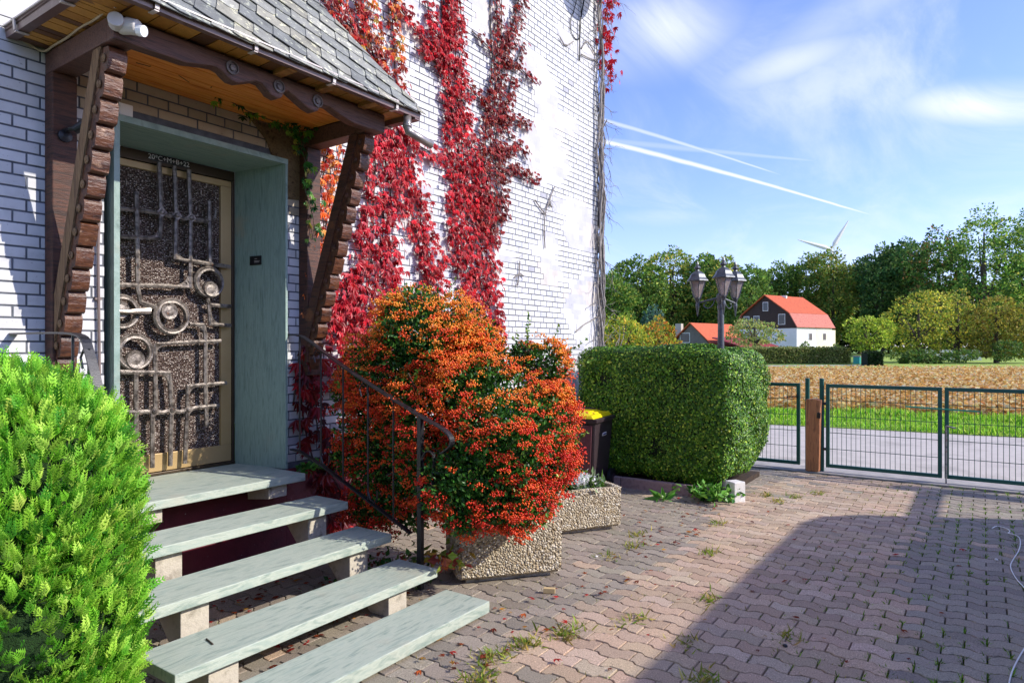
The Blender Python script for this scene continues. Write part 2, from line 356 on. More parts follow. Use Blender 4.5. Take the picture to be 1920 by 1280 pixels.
# grass verge between road and field
mb = MB(); mb.prism([(15.2, -40), (18.5, -40), (17.4, -8), (15.6, 0), (14.8, 8), (13.5, 60), (11.5, 60), (12.9, 8), (13.3, 0), (14.2, -8)], -.05, .0, 'z'); tag(mb.build('verge_ground', M_terrain), kind='structure')
def verge_edge(y): return np.interp(y, [-40, -8, 0, 8, 60], [15.2, 14.2, 13.3, 12.9, 11.5]), np.interp(y, [-40, -8, 0, 8, 60], [18.5, 17.4, 15.6, 14.8, 13.5])
n = 52000
y = rng.uniform(-13, 7, n); a, b = verge_edge(y); t = rng.beta(1.0, 1.0, n); x = a-.08+(b-a+.3)*t
clump = np.sin(x*5.1+y*3)*np.sin(y*4.3-x)+np.sin(x*1.7)*np.sin(y*1.9)
h = .04+.08*rng.random(n)+.045*clump.clip(-.5, 1.5)+.07*(t > .75)
h = np.maximum(h, .03)*np.clip(t*9+.35, 0, 1)
d = norm(np.stack([rng.normal(0, .5, n), rng.normal(0, .5, n), np.ones(n)], -1))
BL = (np.array([(-.09, 0, 0), (.09, 0, 0), (.06, .6, .1), (0, 1, .3)]), [(0, 1, 2, 3)])
col = pick(['7fb828', '9cce38', 'b4dc4c', '66a020', 'c4d860'], n, .18)
V, Fa, cc = scatter(*BL, basis(d), np.stack([x, y, np.zeros(n)], -1), h, col)
tag(npmesh('verge_grass', V, Fa, cc, M_leafg), 'bright green grass strip between the asphalt road and the dry maize field', 'grass', kind='stuff')
# field: withered maize standing in rows
mb = MB()
fr = [ond(u_, 46) for u_ in (2900, 1300)]
mb.prism([(18.5, -40), (17.4, -8), (15.6, 0), (14.8, 8), (14.2, 30), (24, 34), (fr[1][0], fr[1][1]), (fr[0][0], fr[0][1]), (50, -40)], -.05, .01, 'z'); tag(mb.build('field_ground', M_earth), kind='structure')
n = 230000
u_ = rng.uniform(1180, 2300, n); dd = 1/rng.uniform(1/46., 1/11.5, n)
a_ = (u_-960)/F; x = dd*(a_*cth+sth); y = dd*(-a_*sth+cth)-DW
row = .75*np.round(x/.75)+rng.normal(0, .12, n); x = np.where(rng.random(n) < .6, row, x)
eb = verge_edge(y)[1]; ok = (x > eb+.15) & (y < 26); x, y, dd = x[ok], y[ok], dd[ok]; n = len(x)
h = rng.uniform(.16, .42, n)*(1+.2*np.sin(x*.9+y*.4)); leafy = rng.random(n) < .55
d = np.stack([rng.normal(0, 1, n), rng.normal(0, 1, n), np.where(leafy, rng.uniform(.1, 1.3, n), 5)], -1)
sz = np.stack([np.where(leafy, rng.uniform(.018, .040, n), .014)*(.6+dd/34), np.where(leafy, h*.34, h*1.15), h*.2], -1)
z0 = np.where(leafy, rng.uniform(0, .24, n), 0)
ML = (np.array([(-.5, 0, 0), (.5, 0, 0), (.35, .6, .25), (0, 1, -.15)]), [(0, 1, 2, 3)])
col = pick(['e0b870', 'ecd090', 'c89c54', 'f4e4b0', 'a87c3c', 'd8ac5c'], n, .18)
V, Fa, cc = scatter(*ML, basis(d), np.stack([x, y, z0], -1), sz, col)
tag(npmesh('maize_field', V, Fa, cc, M_leafg), 'dry straw-coloured maize stubble field beyond the road', 'maize field', kind='stuff')
# far lane and lawn
mb = MB(); p0, p1, p2, p3 = ond(1200, 49), ond(1640, 52), ond(1640, 54.5), ond(1200, 51.5)
mb.prism([tuple(p[:2]) for p in (p0, p1, p2, p3)], -.05, .02, 'z'); tag(mb.build('lane', M_strip), kind='structure')
M_lawn = mat('far_lawn', ['78922c', '93a83a', '65852a'], .4, rough=1)
mb = MB(); mb.prism([tuple(ond(u_, q)[:2]) for u_, q in ((900, 46.2), (900, 48.8), (1200, 49), (1200, 51.5), (1640, 54.5), (1640, 110), (3200, 110), (3200, 46.2))], -.05, .012, 'z'); tag(mb.build('lawn', M_lawn), kind='structure')

# ================================================================== the house
HX0, HX1, HH = -3.0, 7.803, 7.6
house = thing('brick_house', (2.4, 0, 0), 'white painted brick house with a green slate door surround on its long wall', 'house')
def build_bricks():
    CH, JP = .0618, .0050
    V, Fc, Cc = [], [], []; o = 0
    pr = random.Random(5)
    patches = [ony(*q[:2]).tolist()[::2]+[q[2], q[3]] for q in ((1015, 280, .30, .42), (1040, 300, .3, .3), (990, 275, .22, .2), (1075, 395, .5, .14), (1090, 440, .45, .22), (1095, 570, .5, .38), (1110, 610, .42, .5),
        (790, 60, .28, .25), (770, 330, .3, .5), (800, 470, .3, .25), (735, 170, .2, .4), (930, 505, .16, .2), (1000, 130, .3, .2), (1060, 230, .35, .15), (1010, 470, .25, .1), (1085, 90, .5, .12), (940, 470, .2, .1), (60, 20, .2, .2), (1020, 170, .3, .25), (925, 575, .15, .1))]
    def inpatch(cx, cz):
        for (px, pz, rx, rz) in patches:
            q = ((cx-px)/rx)**2+((cz-pz)/rz)**2 + .35*mnoise.noise((cx*3, cz*5, 2))
            if q < 1: return True
        return mnoise.noise((cx*.9+3, cz*1.1, 7.3)) > .47 and cx > 3.3
    r0 = -int(2.958/CH)-1
    for r_ in range(r0, 80):
        zc = 2.958+r_*CH; z0, z1 = zc-CH/2+JP, zc+CH/2-JP
        if z0 < .60: continue
        if z1 > HH: break
        header = (r_ % 2 == 0)
        if header: xs = [1.9205+.125*k for k in range(-41, 49)]; wd = .125
        else:
            s = .0625 if (r_ % 4 == 1) else .1875
            xs = [1.9205+s+.25*k for k in range(-21, 25)]; wd = .25
        for xj in xs:
            x0, x1 = xj+JP, xj+wd-JP
            if x1 < HX0+.05: continue
            if x0 > HX1-.01: continue
            x0 = max(x0, HX0); x1 = min(x1, HX1)
            segs = [(x0, x1)]
            if z0 < 2.81:
                ns = []
                for a, b in segs:
                    if b <= 1.80 or a >= 3.02: ns.append((a, b))
                    else:
                        if a < 1.80: ns.append((a, 1.80))
                        if b > 3.02: ns.append((3.02, b))
                segs = ns
            for a, b in segs:
                if b-a < .012: continue
                cx = (a+b)/2; jit = pr.uniform(-.0012, .0012); g = 0
                ip = inpatch(cx, zc)
                A, B, Z0, Z1 = a, b, z0, z1
                if ip:
                    if pr.random() < 2: A, B, Z0, Z1 = a-JP, b+JP, z0-JP, z1+JP
                    t = mnoise.noise((cx*2.2, zc*2.6, 11))
                    c = (.60, .60, .61) if t > -.02 else ((.47, .47, .51) if t > -.22 else (.56, .52, .49)); jit = .0015
                else:
                    q = pr.random(); v = pr.uniform(.56, .66)
                    c = (v, v, v*1.01)
                    if q < .05: c = (v*.84, v*.86, v*.94)
                    elif q < .065: c = (.40, .40, .44)
                if 1.62 < cx < 3.13 and zc > 2.45: 
                    v = pr.uniform(.85, 1.1); c = (.46*v, .38*v, .27*v)  # beige bricks under the canopy: warm bounce light put into their colour
                y0 = -.001-jit
                ch = .0016
                ch = 0 if ip else ch
                bi = .0014 if ip else 0
                P = [(A+bi, .008, Z0+bi), (B-bi, .008, Z0+bi), (B-bi, .008, Z1-bi), (A+bi, .008, Z1-bi), (A, y0+ch, Z0), (B, y0+ch, Z0), (B, y0+ch, Z1), (A, y0+ch, Z1)]
                e = 0 if ip else ch
                P += [(A+e, y0, Z0+e), (B-e, y0, Z0+e), (B-e, y0, Z1-e), (A+e, y0, Z1-e)]
                V += P; Cc += [c]*12
                for l0, l1 in (((0, 8),) if ip else ((0, 4), (4, 8))): Fc += [(o+l0+i, o+l0+(i+1) % 4, o+l1+(i+1) % 4, o+l1+i) for i in range(4)]
                Fc.append((o+8, o+9, o+10, o+11)); o += 12
    return npmesh('brick_facing', np.array(V), np.array(Fc), np.array(Cc), M_brick, house)
wallb = build_bricks()
mb = MB()
mb.box(HX0, 1.80, .0035, .50, 0, HH); mb.box(3.02, HX1-.001, .0035, .50, 0, HH); mb.box(1.80, 3.02, .0035, .50, 2.82, HH); mb.box(1.80, 3.02, .006, .50, 0, .55)
mb.build('wall', M_mortar, house)
mb = MB(); mb.box(HX1-.3, HX1-.002, .5, 9, 0, HH); mb.box(HX0, HX0+.3, .5, 9, 0, HH); mb.box(HX0, HX1-.002, 9, 9.3, 0, HH)
mb.build('rear_wall', M_wallpl, house)
mb = MB(); mb.prism([(-.45, HH), (4.6, HH+3.6), (9.75, HH), (9.75, HH+.15), (4.6, HH+3.78), (-.45, HH+.15)], HX0-.4, HX1+.4, 'x')
mb.build('roof', mat('brown_roof_tiles', ['4a2c20', '6a3e2c'], 12, rough=.8), house)
mb = MB(); mb.box(HX0, 1.80, -.014, .004, 0, .598); mb.box(3.02, HX1, -.014, .004, 0, .598); mb.box(1.80, 3.02, -.012, .004, 0, .56)
mb.build('plinth', M_maroon, house)
# rough cement render where the facing stops beside the canopy post
mb = MB(); pts = [ony(*q) for q in ((467, 222), (500, 234), (566, 245), (566, 376), (533, 372), (531, 300), (509, 292), (497, 262))]
mb.prism([(p[0], p[2]) for p in pts], -.012, -.003, 'y'); mb.build('bare_render', mat('brown_render', ['5e4a30', '7c6746', '4a3a26'], 40, rough=1, bump=1, bdist=.01), house)
# stone door surround: splayed reveal lined with polished slate
mb = MB()
mb.prism([(1.831, -.05), (1.863, -.05), (1.90, .45), (1.83, .45)], .61, 2.775, 'z')
mb.prism([(3.000, -.05), (2.982, -.05), (2.905, .45), (2.98, .45)], .611, 2.775, 'z')
mb.prism([(1.831, -.053), (3.000, -.053), (2.98, .45), (1.83, .45)], 2.776, 2.812, 'z')
mb.build('door_surround', M_stone, house)
mb = MB(); mb.box(2.945, 2.953, .105, .21, 2.04, 2.105); sr = mb
pl_ = MB(); pA = Vector((2.982, -.05, 0)); pB = Vector((2.905, .45, 0)); dd_ = (pB-pA).normalized(); nn_ = Vector((-dd_.y*-1, dd_.x*-1, 0))
def onrev(t, z, off=.004): q = pA+dd_*t; return (q.x-off*abs(dd_.y), q.y-off*abs(dd_.x), z)
pc = onx(484, 489, 2.955)
tc_ = (pc[1]+.05)/dd_.y
pl_.bar(onrev(tc_-.055, pc[2]), onrev(tc_+.055, pc[2]), .065, .008, (1, 0, 0)); plate = pl_.build('nameplate', M_black, house)
pl_ = MB(); 
for zz, w0 in ((.012, .02), (-.004, .045), (-.013, .04)): pl_.bar(onrev(tc_-w0, pc[2]+zz, .0095), onrev(tc_+w0*.2, pc[2]+zz, .0095), .003, .001, (1, 0, 0))
pl_.build('lettering', M_rim, plate)
mb = MB(); mb.box(2.005-.04, 2.005+.04, -.03, -.003, 0, 0); 
b0 = ony(232, 208); mb = MB(); mb.box(b0[0]-.04, b0[0]+.04, -.03, -.003, b0[2]-.035, b0[2]+.035); mb.build('junction_box', M_white, house, bevel=.006)
# front door
DY = .45
door = bpy.data.objects.new('front_door', None); C.objects.link(door); door.parent = house; door['label'] = 'bronze front door with a cast iron grille over textured glass'
X0, X1 = 1.905, 2.903; Z0, Z1 = .612, 2.775
mb = MB()
mb.box(X0, X1, DY, DY+.06, 2.705, Z1); mb.box(X1-.022, X1, DY, DY+.06, Z0, 2.705); mb.box(X0, X0+.03, DY, DY+.06, Z0, 2.705); mb.box(X0, X1, DY-.01, DY+.05, Z0, .632)
mb.build('door_frame', M_bronzed, door, bevel=.003)
mb = MB()
mb.box(1.935, 2.88, DY+.006, DY+.05, 2.655, 2.70); mb.box(2.797, 2.88, DY+.006, DY+.05, .757, 2.655); mb.box(1.935, 1.99, DY+.006, DY+.05, .757, 2.655); mb.box(1.935, 2.88, DY+.006, DY+.05, .636, .757)
mb.build('door_leaf', M_bronze, door, bevel=.003)
gm = bpy.data.materials.new('ornament_glass'); gm.use_nodes = True; t = gm.node_tree; p = t.nodes['Principled BSDF']
co = N(t, 'ShaderNodeTexCoord'); mpn = N(t, 'ShaderNodeMapping'); mpn.inputs['Scale'].default_value = (80, 1, 125); t.links.new(co.outputs['Object'], mpn.inputs[0])
nz = N(t, 'ShaderNodeTexNoise'); setin(nz, Scale=14., Detail=2); t.links.new(co.outputs['Object'], nz.inputs['Vector'])
vo = N(t, 'ShaderNodeTexVoronoi'); setin(vo, Scale=1., Randomness=.85); t.links.new(mpn.outputs[0], vo.inputs['Vector'])
sp = N(t, 'ShaderNodeSeparateColor'); t.links.new(vo.outputs['Color'], sp.inputs[0])
rp = N(t, 'ShaderNodeValToRGB'); t.links.new(sp.outputs[0], rp.inputs[0]); e = rp.color_ramp.elements; e[0].position = .25; e[0].color = (*lin('5a4a44'), 1); e[1].position = .62; e[1].color = (*lin('86746a'), 1)
q = e.new(.92); q.color = (*lin('c9bcb0'), 1)
dk = mapr(t, vo.outputs['Distance'], .62, .30); mm = N(t, 'ShaderNodeMix', data_type='RGBA'); t.links.new(dk, mm.inputs[0]); mm.inputs[6].default_value = (*lin('3a2c26'), 1); t.links.new(rp.outputs[0], mm.inputs[7])
t.links.new(mm.outputs[2], p.inputs['Base Color']); setin(p, Roughness=.18, IOR=1.5); p.inputs['Specular IOR Level'].default_value = .7
bp = N(t, 'ShaderNodeBump'); setin(bp, Strength=1., Distance=.012); t.links.new(mth(t, 'SUBTRACT', 1, vo.outputs['Distance']), bp.inputs['Height']); t.links.new(bp.outputs[0], p.inputs['Normal'])
mb = MB(); mb.box(1.985, 2.80, DY+.028, DY+.04, .75, 2.66); mb.build('glass', gm, door)
GY = DY-.035
def gU(x, y): p = ony(210+x/2.8, 270+y/2.8, GY); return (p[0], GY, p[2])
def gL(x, y): return gU(x, y+840)
mb = MB()
def crv(pts, it=2):
    P = [Vector(p) for p in pts]
    for _ in range(it):
        Q = [P[0]]
        for a, b in zip(P, P[1:]): Q += [a.lerp(b, .25), a.lerp(b, .75)]
        Q.append(P[-1]); P = Q
    return P
def G(pts, r=.0155, it=0):
    P = crv(pts, it); mb.tube([(q[0], q[1], q[2]) for q in P], r, 6)
def web(a, b, c):       # fluted web filling the inside of a corner: a, corner b, c
    a, b, c = map(Vector, (a, b, c)); k = 7
    for i in range(1, k):
        s = i/k; p0 = b.lerp(a, 1-s*.9); 
        arc = a.lerp(b, s).lerp(b.lerp(c, s), s)
        mb.tube([b.lerp(arc, .15), arc], [.010, .007], 5)
    prev = [a.lerp(b, i/8).lerp(b.lerp(c, i/8), i/8) for i in range(9)]
    mb.tube(prev, .0075, 5)
    V = [tuple(b)]+[tuple(q) for q in prev]; V2 = [(x, y+.014, z) for x, y, z in V]
    mb.add(V2, [(0, i, i+1) for i in range(1, 9)])
G([gU(247, 97), gU(258, 358)]); G([gU(327, 116), gU(337, 375)]); G([gU(403, 136), gU(412, 388)])
G([gU(-120, 335), gU(22, 340), gU(135, 345), gU(240, 362), gU(258, 358), gU(298, 380), gU(337, 375), gU(375, 395), gU(412, 388), gU(440, 402), gU(520, 405)])
G([gU(127, 250), gU(132, 490), gU(135, 760), gU(150, 830), gU(225, 855), gU(240, 858)], it=0)
G([gU(510, 300), gU(515, 628)]); G([gU(520, 405), gU(540, 385), gU(546, 345)], .010, 1)
G([gU(-120, 478), gU(22, 482), gU(135, 490), gU(250, 497), gU(258, 365)]); web(gU(170, 492), gU(252, 495), gU(257, 420))
G([gU(337, 380), gU(331, 604), gU(412, 614)]); web(gU(334, 520), gU(333, 602), gU(400, 612))
G([gU(412, 388), gU(410, 755), gU(300, 745), gU(22, 738), gU(-120, 735)]); web(gU(409, 655), gU(408, 752), gU(300, 745))
G([gU(410, 612), gU(515, 630), gU(620, 645)]); web(gU(135, 775), gU(152, 845), gU(225, 856))
G([gL(500, -30), gL(512, 5), gL(622, 12)]); G([gL(508, 0), gL(515, 105), gL(622, 113)]); web(gL(515, 30), gL(516, 103), gL(580, 110))
G([gL(405, 105), gL(478, 108), gL(490, 160), gL(490, 420), gL(497, 642)]); web(gL(420, 106), gL(488, 108), gL(490, 185))
G([gL(228, 560), gL(225, 210), gL(350, 202), gL(570, 193)]); web(gL(226, 270), gL(227, 208), gL(330, 203)); G([gL(212, 562), gL(211, 858)])
G([gL(-100, 350), gL(35, 355), gL(302, 360), gL(306, 420), gL(312, 552), gL(305, 848)]); web(gL(235, 358), gL(302, 362), gL(308, 470))
G([gL(125, 365), gL(127, 700)]); G([gL(600, 413), gL(395, 430), gL(396, 552), gL(382, 836)]); web(gL(470, 424), gL(397, 430), gL(396, 505))
G([gL(-60, 572), gL(80, 567), gL(215, 562), gL(265, 568), gL(312, 555), gL(355, 566), gL(398, 552), gL(450, 541), gL(562, 532)])
for q in (gU(258, 358), gU(337, 375), gU(412, 388), gL(218, 562), gL(312, 555), gL(398, 552)):
    x, y_, z = q; s = .036
    mb.prism([(x-s, z), (x, z-s), (x+s, z), (x, z+s)], y_-.014, y_+.006, 'y')
    mb.lathe([(.016, 0), (.017, -.008), (.008, -.014)], (x, y_-.012, z), 10, axis='y')
mb.build('grille', M_cast, door, bevel=0)
def ring(c, Ro, dc, rd, name='ring'):
    x, y_, z = c; m = MB(); Ri = Ro*.70; seg = 40
    prof = [(Ro, .01), (Ro*1.01, -.004), (Ro*.93, -.016), ((Ro+Ri)/2, -.012), (Ri*1.05, -.018), (Ri, -.004), (Ri, .01)]
    V = []; n_ = len(prof)
    for k in range(seg):
        g = 2*math.pi*k/seg
        for r_, yy in prof: V.append((x+r_*math.cos(g), y_+yy-.004, z+r_*math.sin(g)))
    m.add(V, [(k*n_+i, k*n_+(i+1) % n_, ((k+1) % seg)*n_+(i+1) % n_, ((k+1) % seg)*n_+i) for k in range(seg) for i in range(n_)])
    m.lathe([(rd, .012), (rd*1.02, -.010), (rd*.93, -.022), (rd*.6, -.017), (rd*.2, -.02)], (dc[0], dc[1]-.008, dc[2]), 28, axis='y')
    m.build(name, M_cast, door, smooth=False)
ring(gU(508, 725), .113, gU(510, 762), .054); ring(gL(312, 65), .125, gL(292, 38), .058); ring(gL(118, 250), .120, gL(115, 290), .060); ring(gL(50, 40), .112, gL(35, 30), .058)
mb = MB(); a = Vector(gL(-60, 35)); b = Vector(gL(175, 35)); a.y = b.y = GY-.055
mb.tube([(a.x, a.y, a.z), ((a.x+b.x)/2, a.y-.004, a.z), (b.x, b.y, b.z)], [.007, .014, .024], 10); mb.tube([((a.x+b.x)/2, a.y, a.z), ((a.x+b.x)/2, GY+.03, a.z)], .01, 8)
mb.build('handle', mat('polished_bronze', ['b3a394', 'd5c9bd'], 20, rough=.3, metal=.6), door)
pl_ = MB(); pa = ony(287, 296, DY-.002); pb = ony(346, 307, DY-.002)
cxm, czm = (pa[0]+pb[0])/2, (pa[2]+pb[2])/2
pl_.box(cxm-.13, cxm+.13, DY-.003, DY-.001, czm-.024, czm+.024); pl_.build('blessing_sticker', M_black, door)
tcv = bpy.data.curves.new('chalk_blessing', 'FONT'); tcv.body = '20*C+M+B+22'; tcv.size = .046; tcv.align_x = 'CENTER'; tcv.align_y = 'CENTER'; tcv.extrude = .0006
to = bpy.data.objects.new('tmp', tcv); C.objects.link(to); bpy.context.view_layer.update()
me = bpy.data.meshes.new_from_object(to.evaluated_get(bpy.context.evaluated_depsgraph_get())); bpy.data.objects.remove(to)
me.materials.clear(); me.materials.append(mat('chalk_white', ['e8e8e8'], 5, rough=.8))
tx = bpy.data.objects.new('chalk_lettering', me); C.objects.link(tx); tx.parent = door; tx.location = (cxm-2.4, DY-.0045, czm); tx.rotation_euler = (math.pi/2, 0, 0)
# cable riser and wall light bracket at the left jamb
cable = MB(); pts = [ony(u_, v_, -.02) for u_, v_ in ((187, 345), (186, 400), (184, 470), (185, 560), (186, 640), (187, 760))]
cable.tube([tuple(p) for p in pts], .008, 8)
for p in pts[1::2]: cable.box(p[0]-.018, p[0]+.018, -.022, -.002, p[2]-.006, p[2]+.006)
cable.build('cable_conduit', mat('grey_brown_conduit', ['6b5c57', '7d6d68'], 9, rough=.5), house)

# ================================================================== steps
ST = [(-.306, .612), (-.737, .476), (-1.131, .329), (-1.505, .187), (-1.885, .080)]
steps = thing('stone_steps', (2.18, -1, 0), 'flight of five green slate treads on concrete stringers leading up to the front door', 'steps')
def edge_noise(mbx): pass
for i, (yf, zt) in enumerate(ST):
    mb = MB(); th_ = .05
    if i == 0:
        mb.prism([(1.40, yf), (2.955, yf), (2.955, -.003), (2.976, .44), (1.866, .44), (1.866, -.003), (1.40, -.003)], zt-th_, zt, 'z')
    else:
        mb.box(1.40, 2.955, yf, yf+.315, zt-th_-(.012 if i == 4 else 0), zt)
    mb.build('tread', M_tread, steps, bevel=.004)
for xa in (1.66, 2.70):
    w_ = .14
    # sawtooth concrete stringer under the treads
    poly = [(-.26, ST[0][1]-.052), (-.26, ST[1][1]-.002)]
    for k in range(5):
        yf, zt = ST[k]
        z0 = zt-.052; z1 = (ST[k+1][1]-.002 if k < 4 else .0)
        yb = (yf+.30 if k else -.02)
        if k == 4: continue
        mb = MB()
        pz = [(yf+.05, z0), (yf+.05, z1-.085), (yf+.15, z1-.10 if k < 3 else 0), (yb+.03, z0-.015), (yb+.03, z0)]
        if k == 0: pz = [(yf+.05, z0), (yf+.05, z1), (-.02, z1-.03), (-.02, z0)]
        if k == 3: pz = [(yf+.05, z0), (yf+.05, 0), (yf+.20, 0), (yb+.03, z0)]
        dx = (0, -.02, -.035, -.09, -.1)[k]
        mb.prism(pz, xa+dx+(.20 if (xa < 2 and k == 0) else .1 if (xa < 2 and k == 1) else .03 if xa<2 and k==2 else 0), xa+dx+w_+(.2 if (xa < 2 and k == 0) else .1 if (xa < 2 and k == 1) else .03 if xa<2 and k==2 else 0), 'x')
        mb.build('stringer', M_conc, steps, bevel=.004)

# ================================================================== canopy over the door
CX0, CX1, CYF = 1.502, 3.25, -.771
can = thing('door_canopy', (2.37, 0, 2.9), 'carved dark timber door canopy with slate roof and brown gutter', 'canopy')
for x0 in (CX0, CX1-.12):
    mb = MB(); mb.box(x0, x0+.12, -.10, -.002, 1.27, 2.928); mb.build('post', M_woodd, can, bevel=.006)
    # side beam back to the wall
    mb = MB(); mb.box(x0+.002, x0+.118, CYF+.07, -.002, 2.93, 3.044); mb.build('side_beam', M_woodx, can, bevel=.005)
# front beam with sawn ornamental underside
mb = MB()
bp_ = [(1.502, 2.925), (1.62, 2.927), (1.857, 2.931), (1.96, 2.955), (2.02, 2.965), (2.055, 2.957), (2.08, 2.938), (2.11, 2.922), (2.15, 2.922), (2.21, 2.947), (2.26, 2.968), (2.30, 2.967), (2.33, 2.945), (2.355, 2.922), (2.40, 2.913), (2.43, 2.928), (2.45, 2.968), (2.475, 2.982),
       (2.53, 2.957), (2.61, 2.922), (2.66, 2.912), (2.69, 2.925), (2.715, 2.972), (2.78, 2.975), (2.87, 2.948), (2.98, 2.926), (3.25, 2.930)]
mb.prism(bp_+[(3.25, 3.055), (1.502, 3.045)], CYF, CYF+.075, 'y'); fb = mb.build('front_beam', M_woodx, can, bevel=.010)
M_rose = mat('grey_weathered_carving', ['4b4240', '7d7370'], 20, rough=.5)
for mx_, mz_ in ((2.11, 2.99), (2.405, 2.982), (2.68, 2.98)):
    mb = MB(); mb.lathe([(.036, .0), (.037, -.010), (.031, -.012), (.027, -.003), (.020, -.003), (.017, -.014), (.006, -.017)], (mx_, CYF, mz_), 20, axis='y'); mb.build('rosette', M_rose, fb)
mb = MB(); mb.bar((1.70, CYF-.003, 3.045), (3.2, CYF-.003, 3.03), .003, .003, (0, 1, 0)); 
# carved diagonal braces: plain inner edge, scalloped outer edge
def brace(x0, x1, nm, M_strip_):
    top_o, bot_o = Vector((-.690, 2.915)), Vector((-.075, 1.30)); top_i, bot_i = Vector((-.55, 2.928)), Vector((-.004, 1.34))
    L = (bot_o-top_o); nrm_ = Vector((L.y, -L.x)).normalized();
    if nrm_.x > 0: nrm_ = -nrm_
    nT = 14; poly = []
    for i in range(nT):
        a = i/nT; b = (i+1)/nT
        plain = i == 7
        for s, o in (((0, .002), (.18, .022), (.5, .030), (.82, .032), (.93, .020), (.985, .0)) if not plain else ((0, .0), (.06, .025), (.5, .027), (.94, .025), (.985, .0))):
            q = top_o+L*(a+(b-a)*s)+nrm_*(o-.012); poly.append((q.x, q.y))
    poly.append((bot_o.x+.01, bot_o.y)); poly.append((bot_i.x, bot_i.y)); poly.append((-.004, 1.50)); poly.append((-.10, 1.74)); poly.append((top_i.x, top_i.y))
    m = MB(); m.prism(poly, x0, x1, 'x'); b_ = m.build('brace', M_carved, can, bevel=.004)
    m = MB()                                   # rough untreated inner strip beside the carving
    m.prism([(-.625, 2.926), (-.545, 2.926), (-.095, 1.74), (-.012, 1.50), (-.012, 1.42), (-.07, 1.42)], x0-.010, x0+.02, 'x'); m.build('brace_strip', M_strip_, b_)
    for i in range(nT):
        q = top_o+L*((i+.5)/nT)-nrm_*.030
        m2 = MB()
        m2.lathe([(.022, .0), (.020, -.004), (.012, -.006), (.006, -.010)], (0, 0, 0), 10, axis='y')
        v = m2.v[-1]; m2.v[-1] = np.stack([x0-.004+v[:, 1], q.x+v[:, 0], q.y+v[:, 2]], -1)
        m2.build('carved_scroll', M_strip_, b_)
brace(1.520, 1.605, 'left', M_woodrough); brace(3.142, 3.228, 'right', M_woodd)
# pine board ceiling
mb = MB(); k = 9
for i in range(k):
    y0 = -.70+i*(.70-.004)/k; mb.box(1.622, 3.128, y0+.0025, y0+.70/k-.0025, 3.045+random.uniform(0, .002), 3.06, None)
mb.box(1.622, 3.128, -.70, -.004, 3.062, 3.066)
mb.build('ceiling', M_ceil, can)
# soffit boards outside the beams, yellow and brown
mb = MB(); x = 1.36; rr = random.Random(9)
cols_ = [lin('c08a3c'), lin('6f4a2a'), lin('8d6234'), lin('b07a30'), lin('5d3d25')]
while x < 3.36:
    wd = rr.uniform(.075, .125)
    c = rr.choice(cols_) if x < 2.5 else lin('9a6a2c')
    mb.add([(x+.003, -.93, 3.064), (x+wd-.003, -.93, 3.064), (x+wd-.003, -.74, 3.060), (x+.003, -.74, 3.060), (x+.003, -.93, 3.078), (x+wd-.003, -.93, 3.078), (x+wd-.003, -.74, 3.078), (x+.003, -.74, 3.078)],
           [(0, 1, 2, 3), (7, 6, 5, 4), (0, 4, 5, 1), (1, 5, 6, 2), (2, 6, 7, 3), (3, 7, 4, 0)], c)
    x += wd
y = -.93
while y < -.05:
    wd = rr.uniform(.045, .085); c = rr.choice(cols_)
    for xa, xb, s in ((1.345, 1.53, 1), (3.37, 3.22, -1)):
        za, zb = 3.062, 3.058
        mb.add([(xa, y+.003, za), (xa, y+wd-.003, za), (xb, y+wd-.003, zb), (xb, y+.003, zb), (xa, y+.003, za+.012), (xa, y+wd-.003, za+.012), (xb, y+wd-.003, zb+.012), (xb, y+.003, zb+.012)],
               [(0, 1, 2, 3), (7, 6, 5, 4), (0, 4, 5, 1), (1, 5, 6, 2), (2, 6, 7, 3), (3, 7, 4, 0)], c)
    y += wd
mb.build('soffit', M_soffit, can)
for xr in (2.36, 2.66, 3.0):
  mb = MB(); mb.box(xr, xr+.06, -.925, -.775, 3.035, 3.068)
  mb.build('rafter_end', mat('raw_rafter_wood', ['a87438', '7d5226', 'c09050'], 10, rough=.8, bump=.6), can, bevel=.004)
# gutters (box profile) on three sides
def gutter(p, q, out, nm):
    p, q = Vector(p), Vector(q); n_ = Vector(out); m = MB()
    prof = [(-.050, .048), (-.046, .0), (.0, -.004), (.006, .044), (.014, .048), (.014, .053), (-.0, .051), (-.006, .006), (-.042, .008), (-.045, .050)]
    V = [tuple(e+n_*a+Vector((0, 0, b))) for e in (p, q) for a, b in prof]; k = len(prof)
    m.add(V, [(i, (i+1) % k, (i+1) % k+k, i+k) for i in range(k)]+[tuple(range(k-1, -1, -1)), tuple(range(k, 2*k))])
    g_ = m.build('gutter', M_gutter, can)
    m = MB(); m.strip([tuple(p+n_*.0145+Vector((0, 0, .05))), tuple(q+n_*.0145+Vector((0, 0, .05)))], .008, .006, (0, 0, 1)); m.build('gutter_rim', M_rim, g_)
    L = (q-p).length; d = (q-p).normalized()
    for t_ in np.arange(.28, L, .52):
        m = MB(); a = p+d*t_; m.bar(tuple(a+n_*.012+Vector((0, 0, -.004))), tuple(a+n_*.016+Vector((0, 0, .054))), .020, .006, (n_.x, n_.y, 0)); m.bar(tuple(a+n_*.01+Vector((0, 0, -.010))), tuple(a-n_*.05+Vector((0, 0, -.006))), .022, .005, (0, 0, 1))
        m.build('gutter_clip', M_rim, g_)
    return g_
gutter((1.325, -.957, 3.050), (3.395, -.957, 3.036), (0, -1, 0), 'f'); gutter((1.327, -.957, 3.052), (1.327, -.01, 3.062), (-1, 0, 0), 'l'); gutter((3.395, -.957, 3.022), (3.395, -.01, 3.04), (1, 0, 0), 'r')
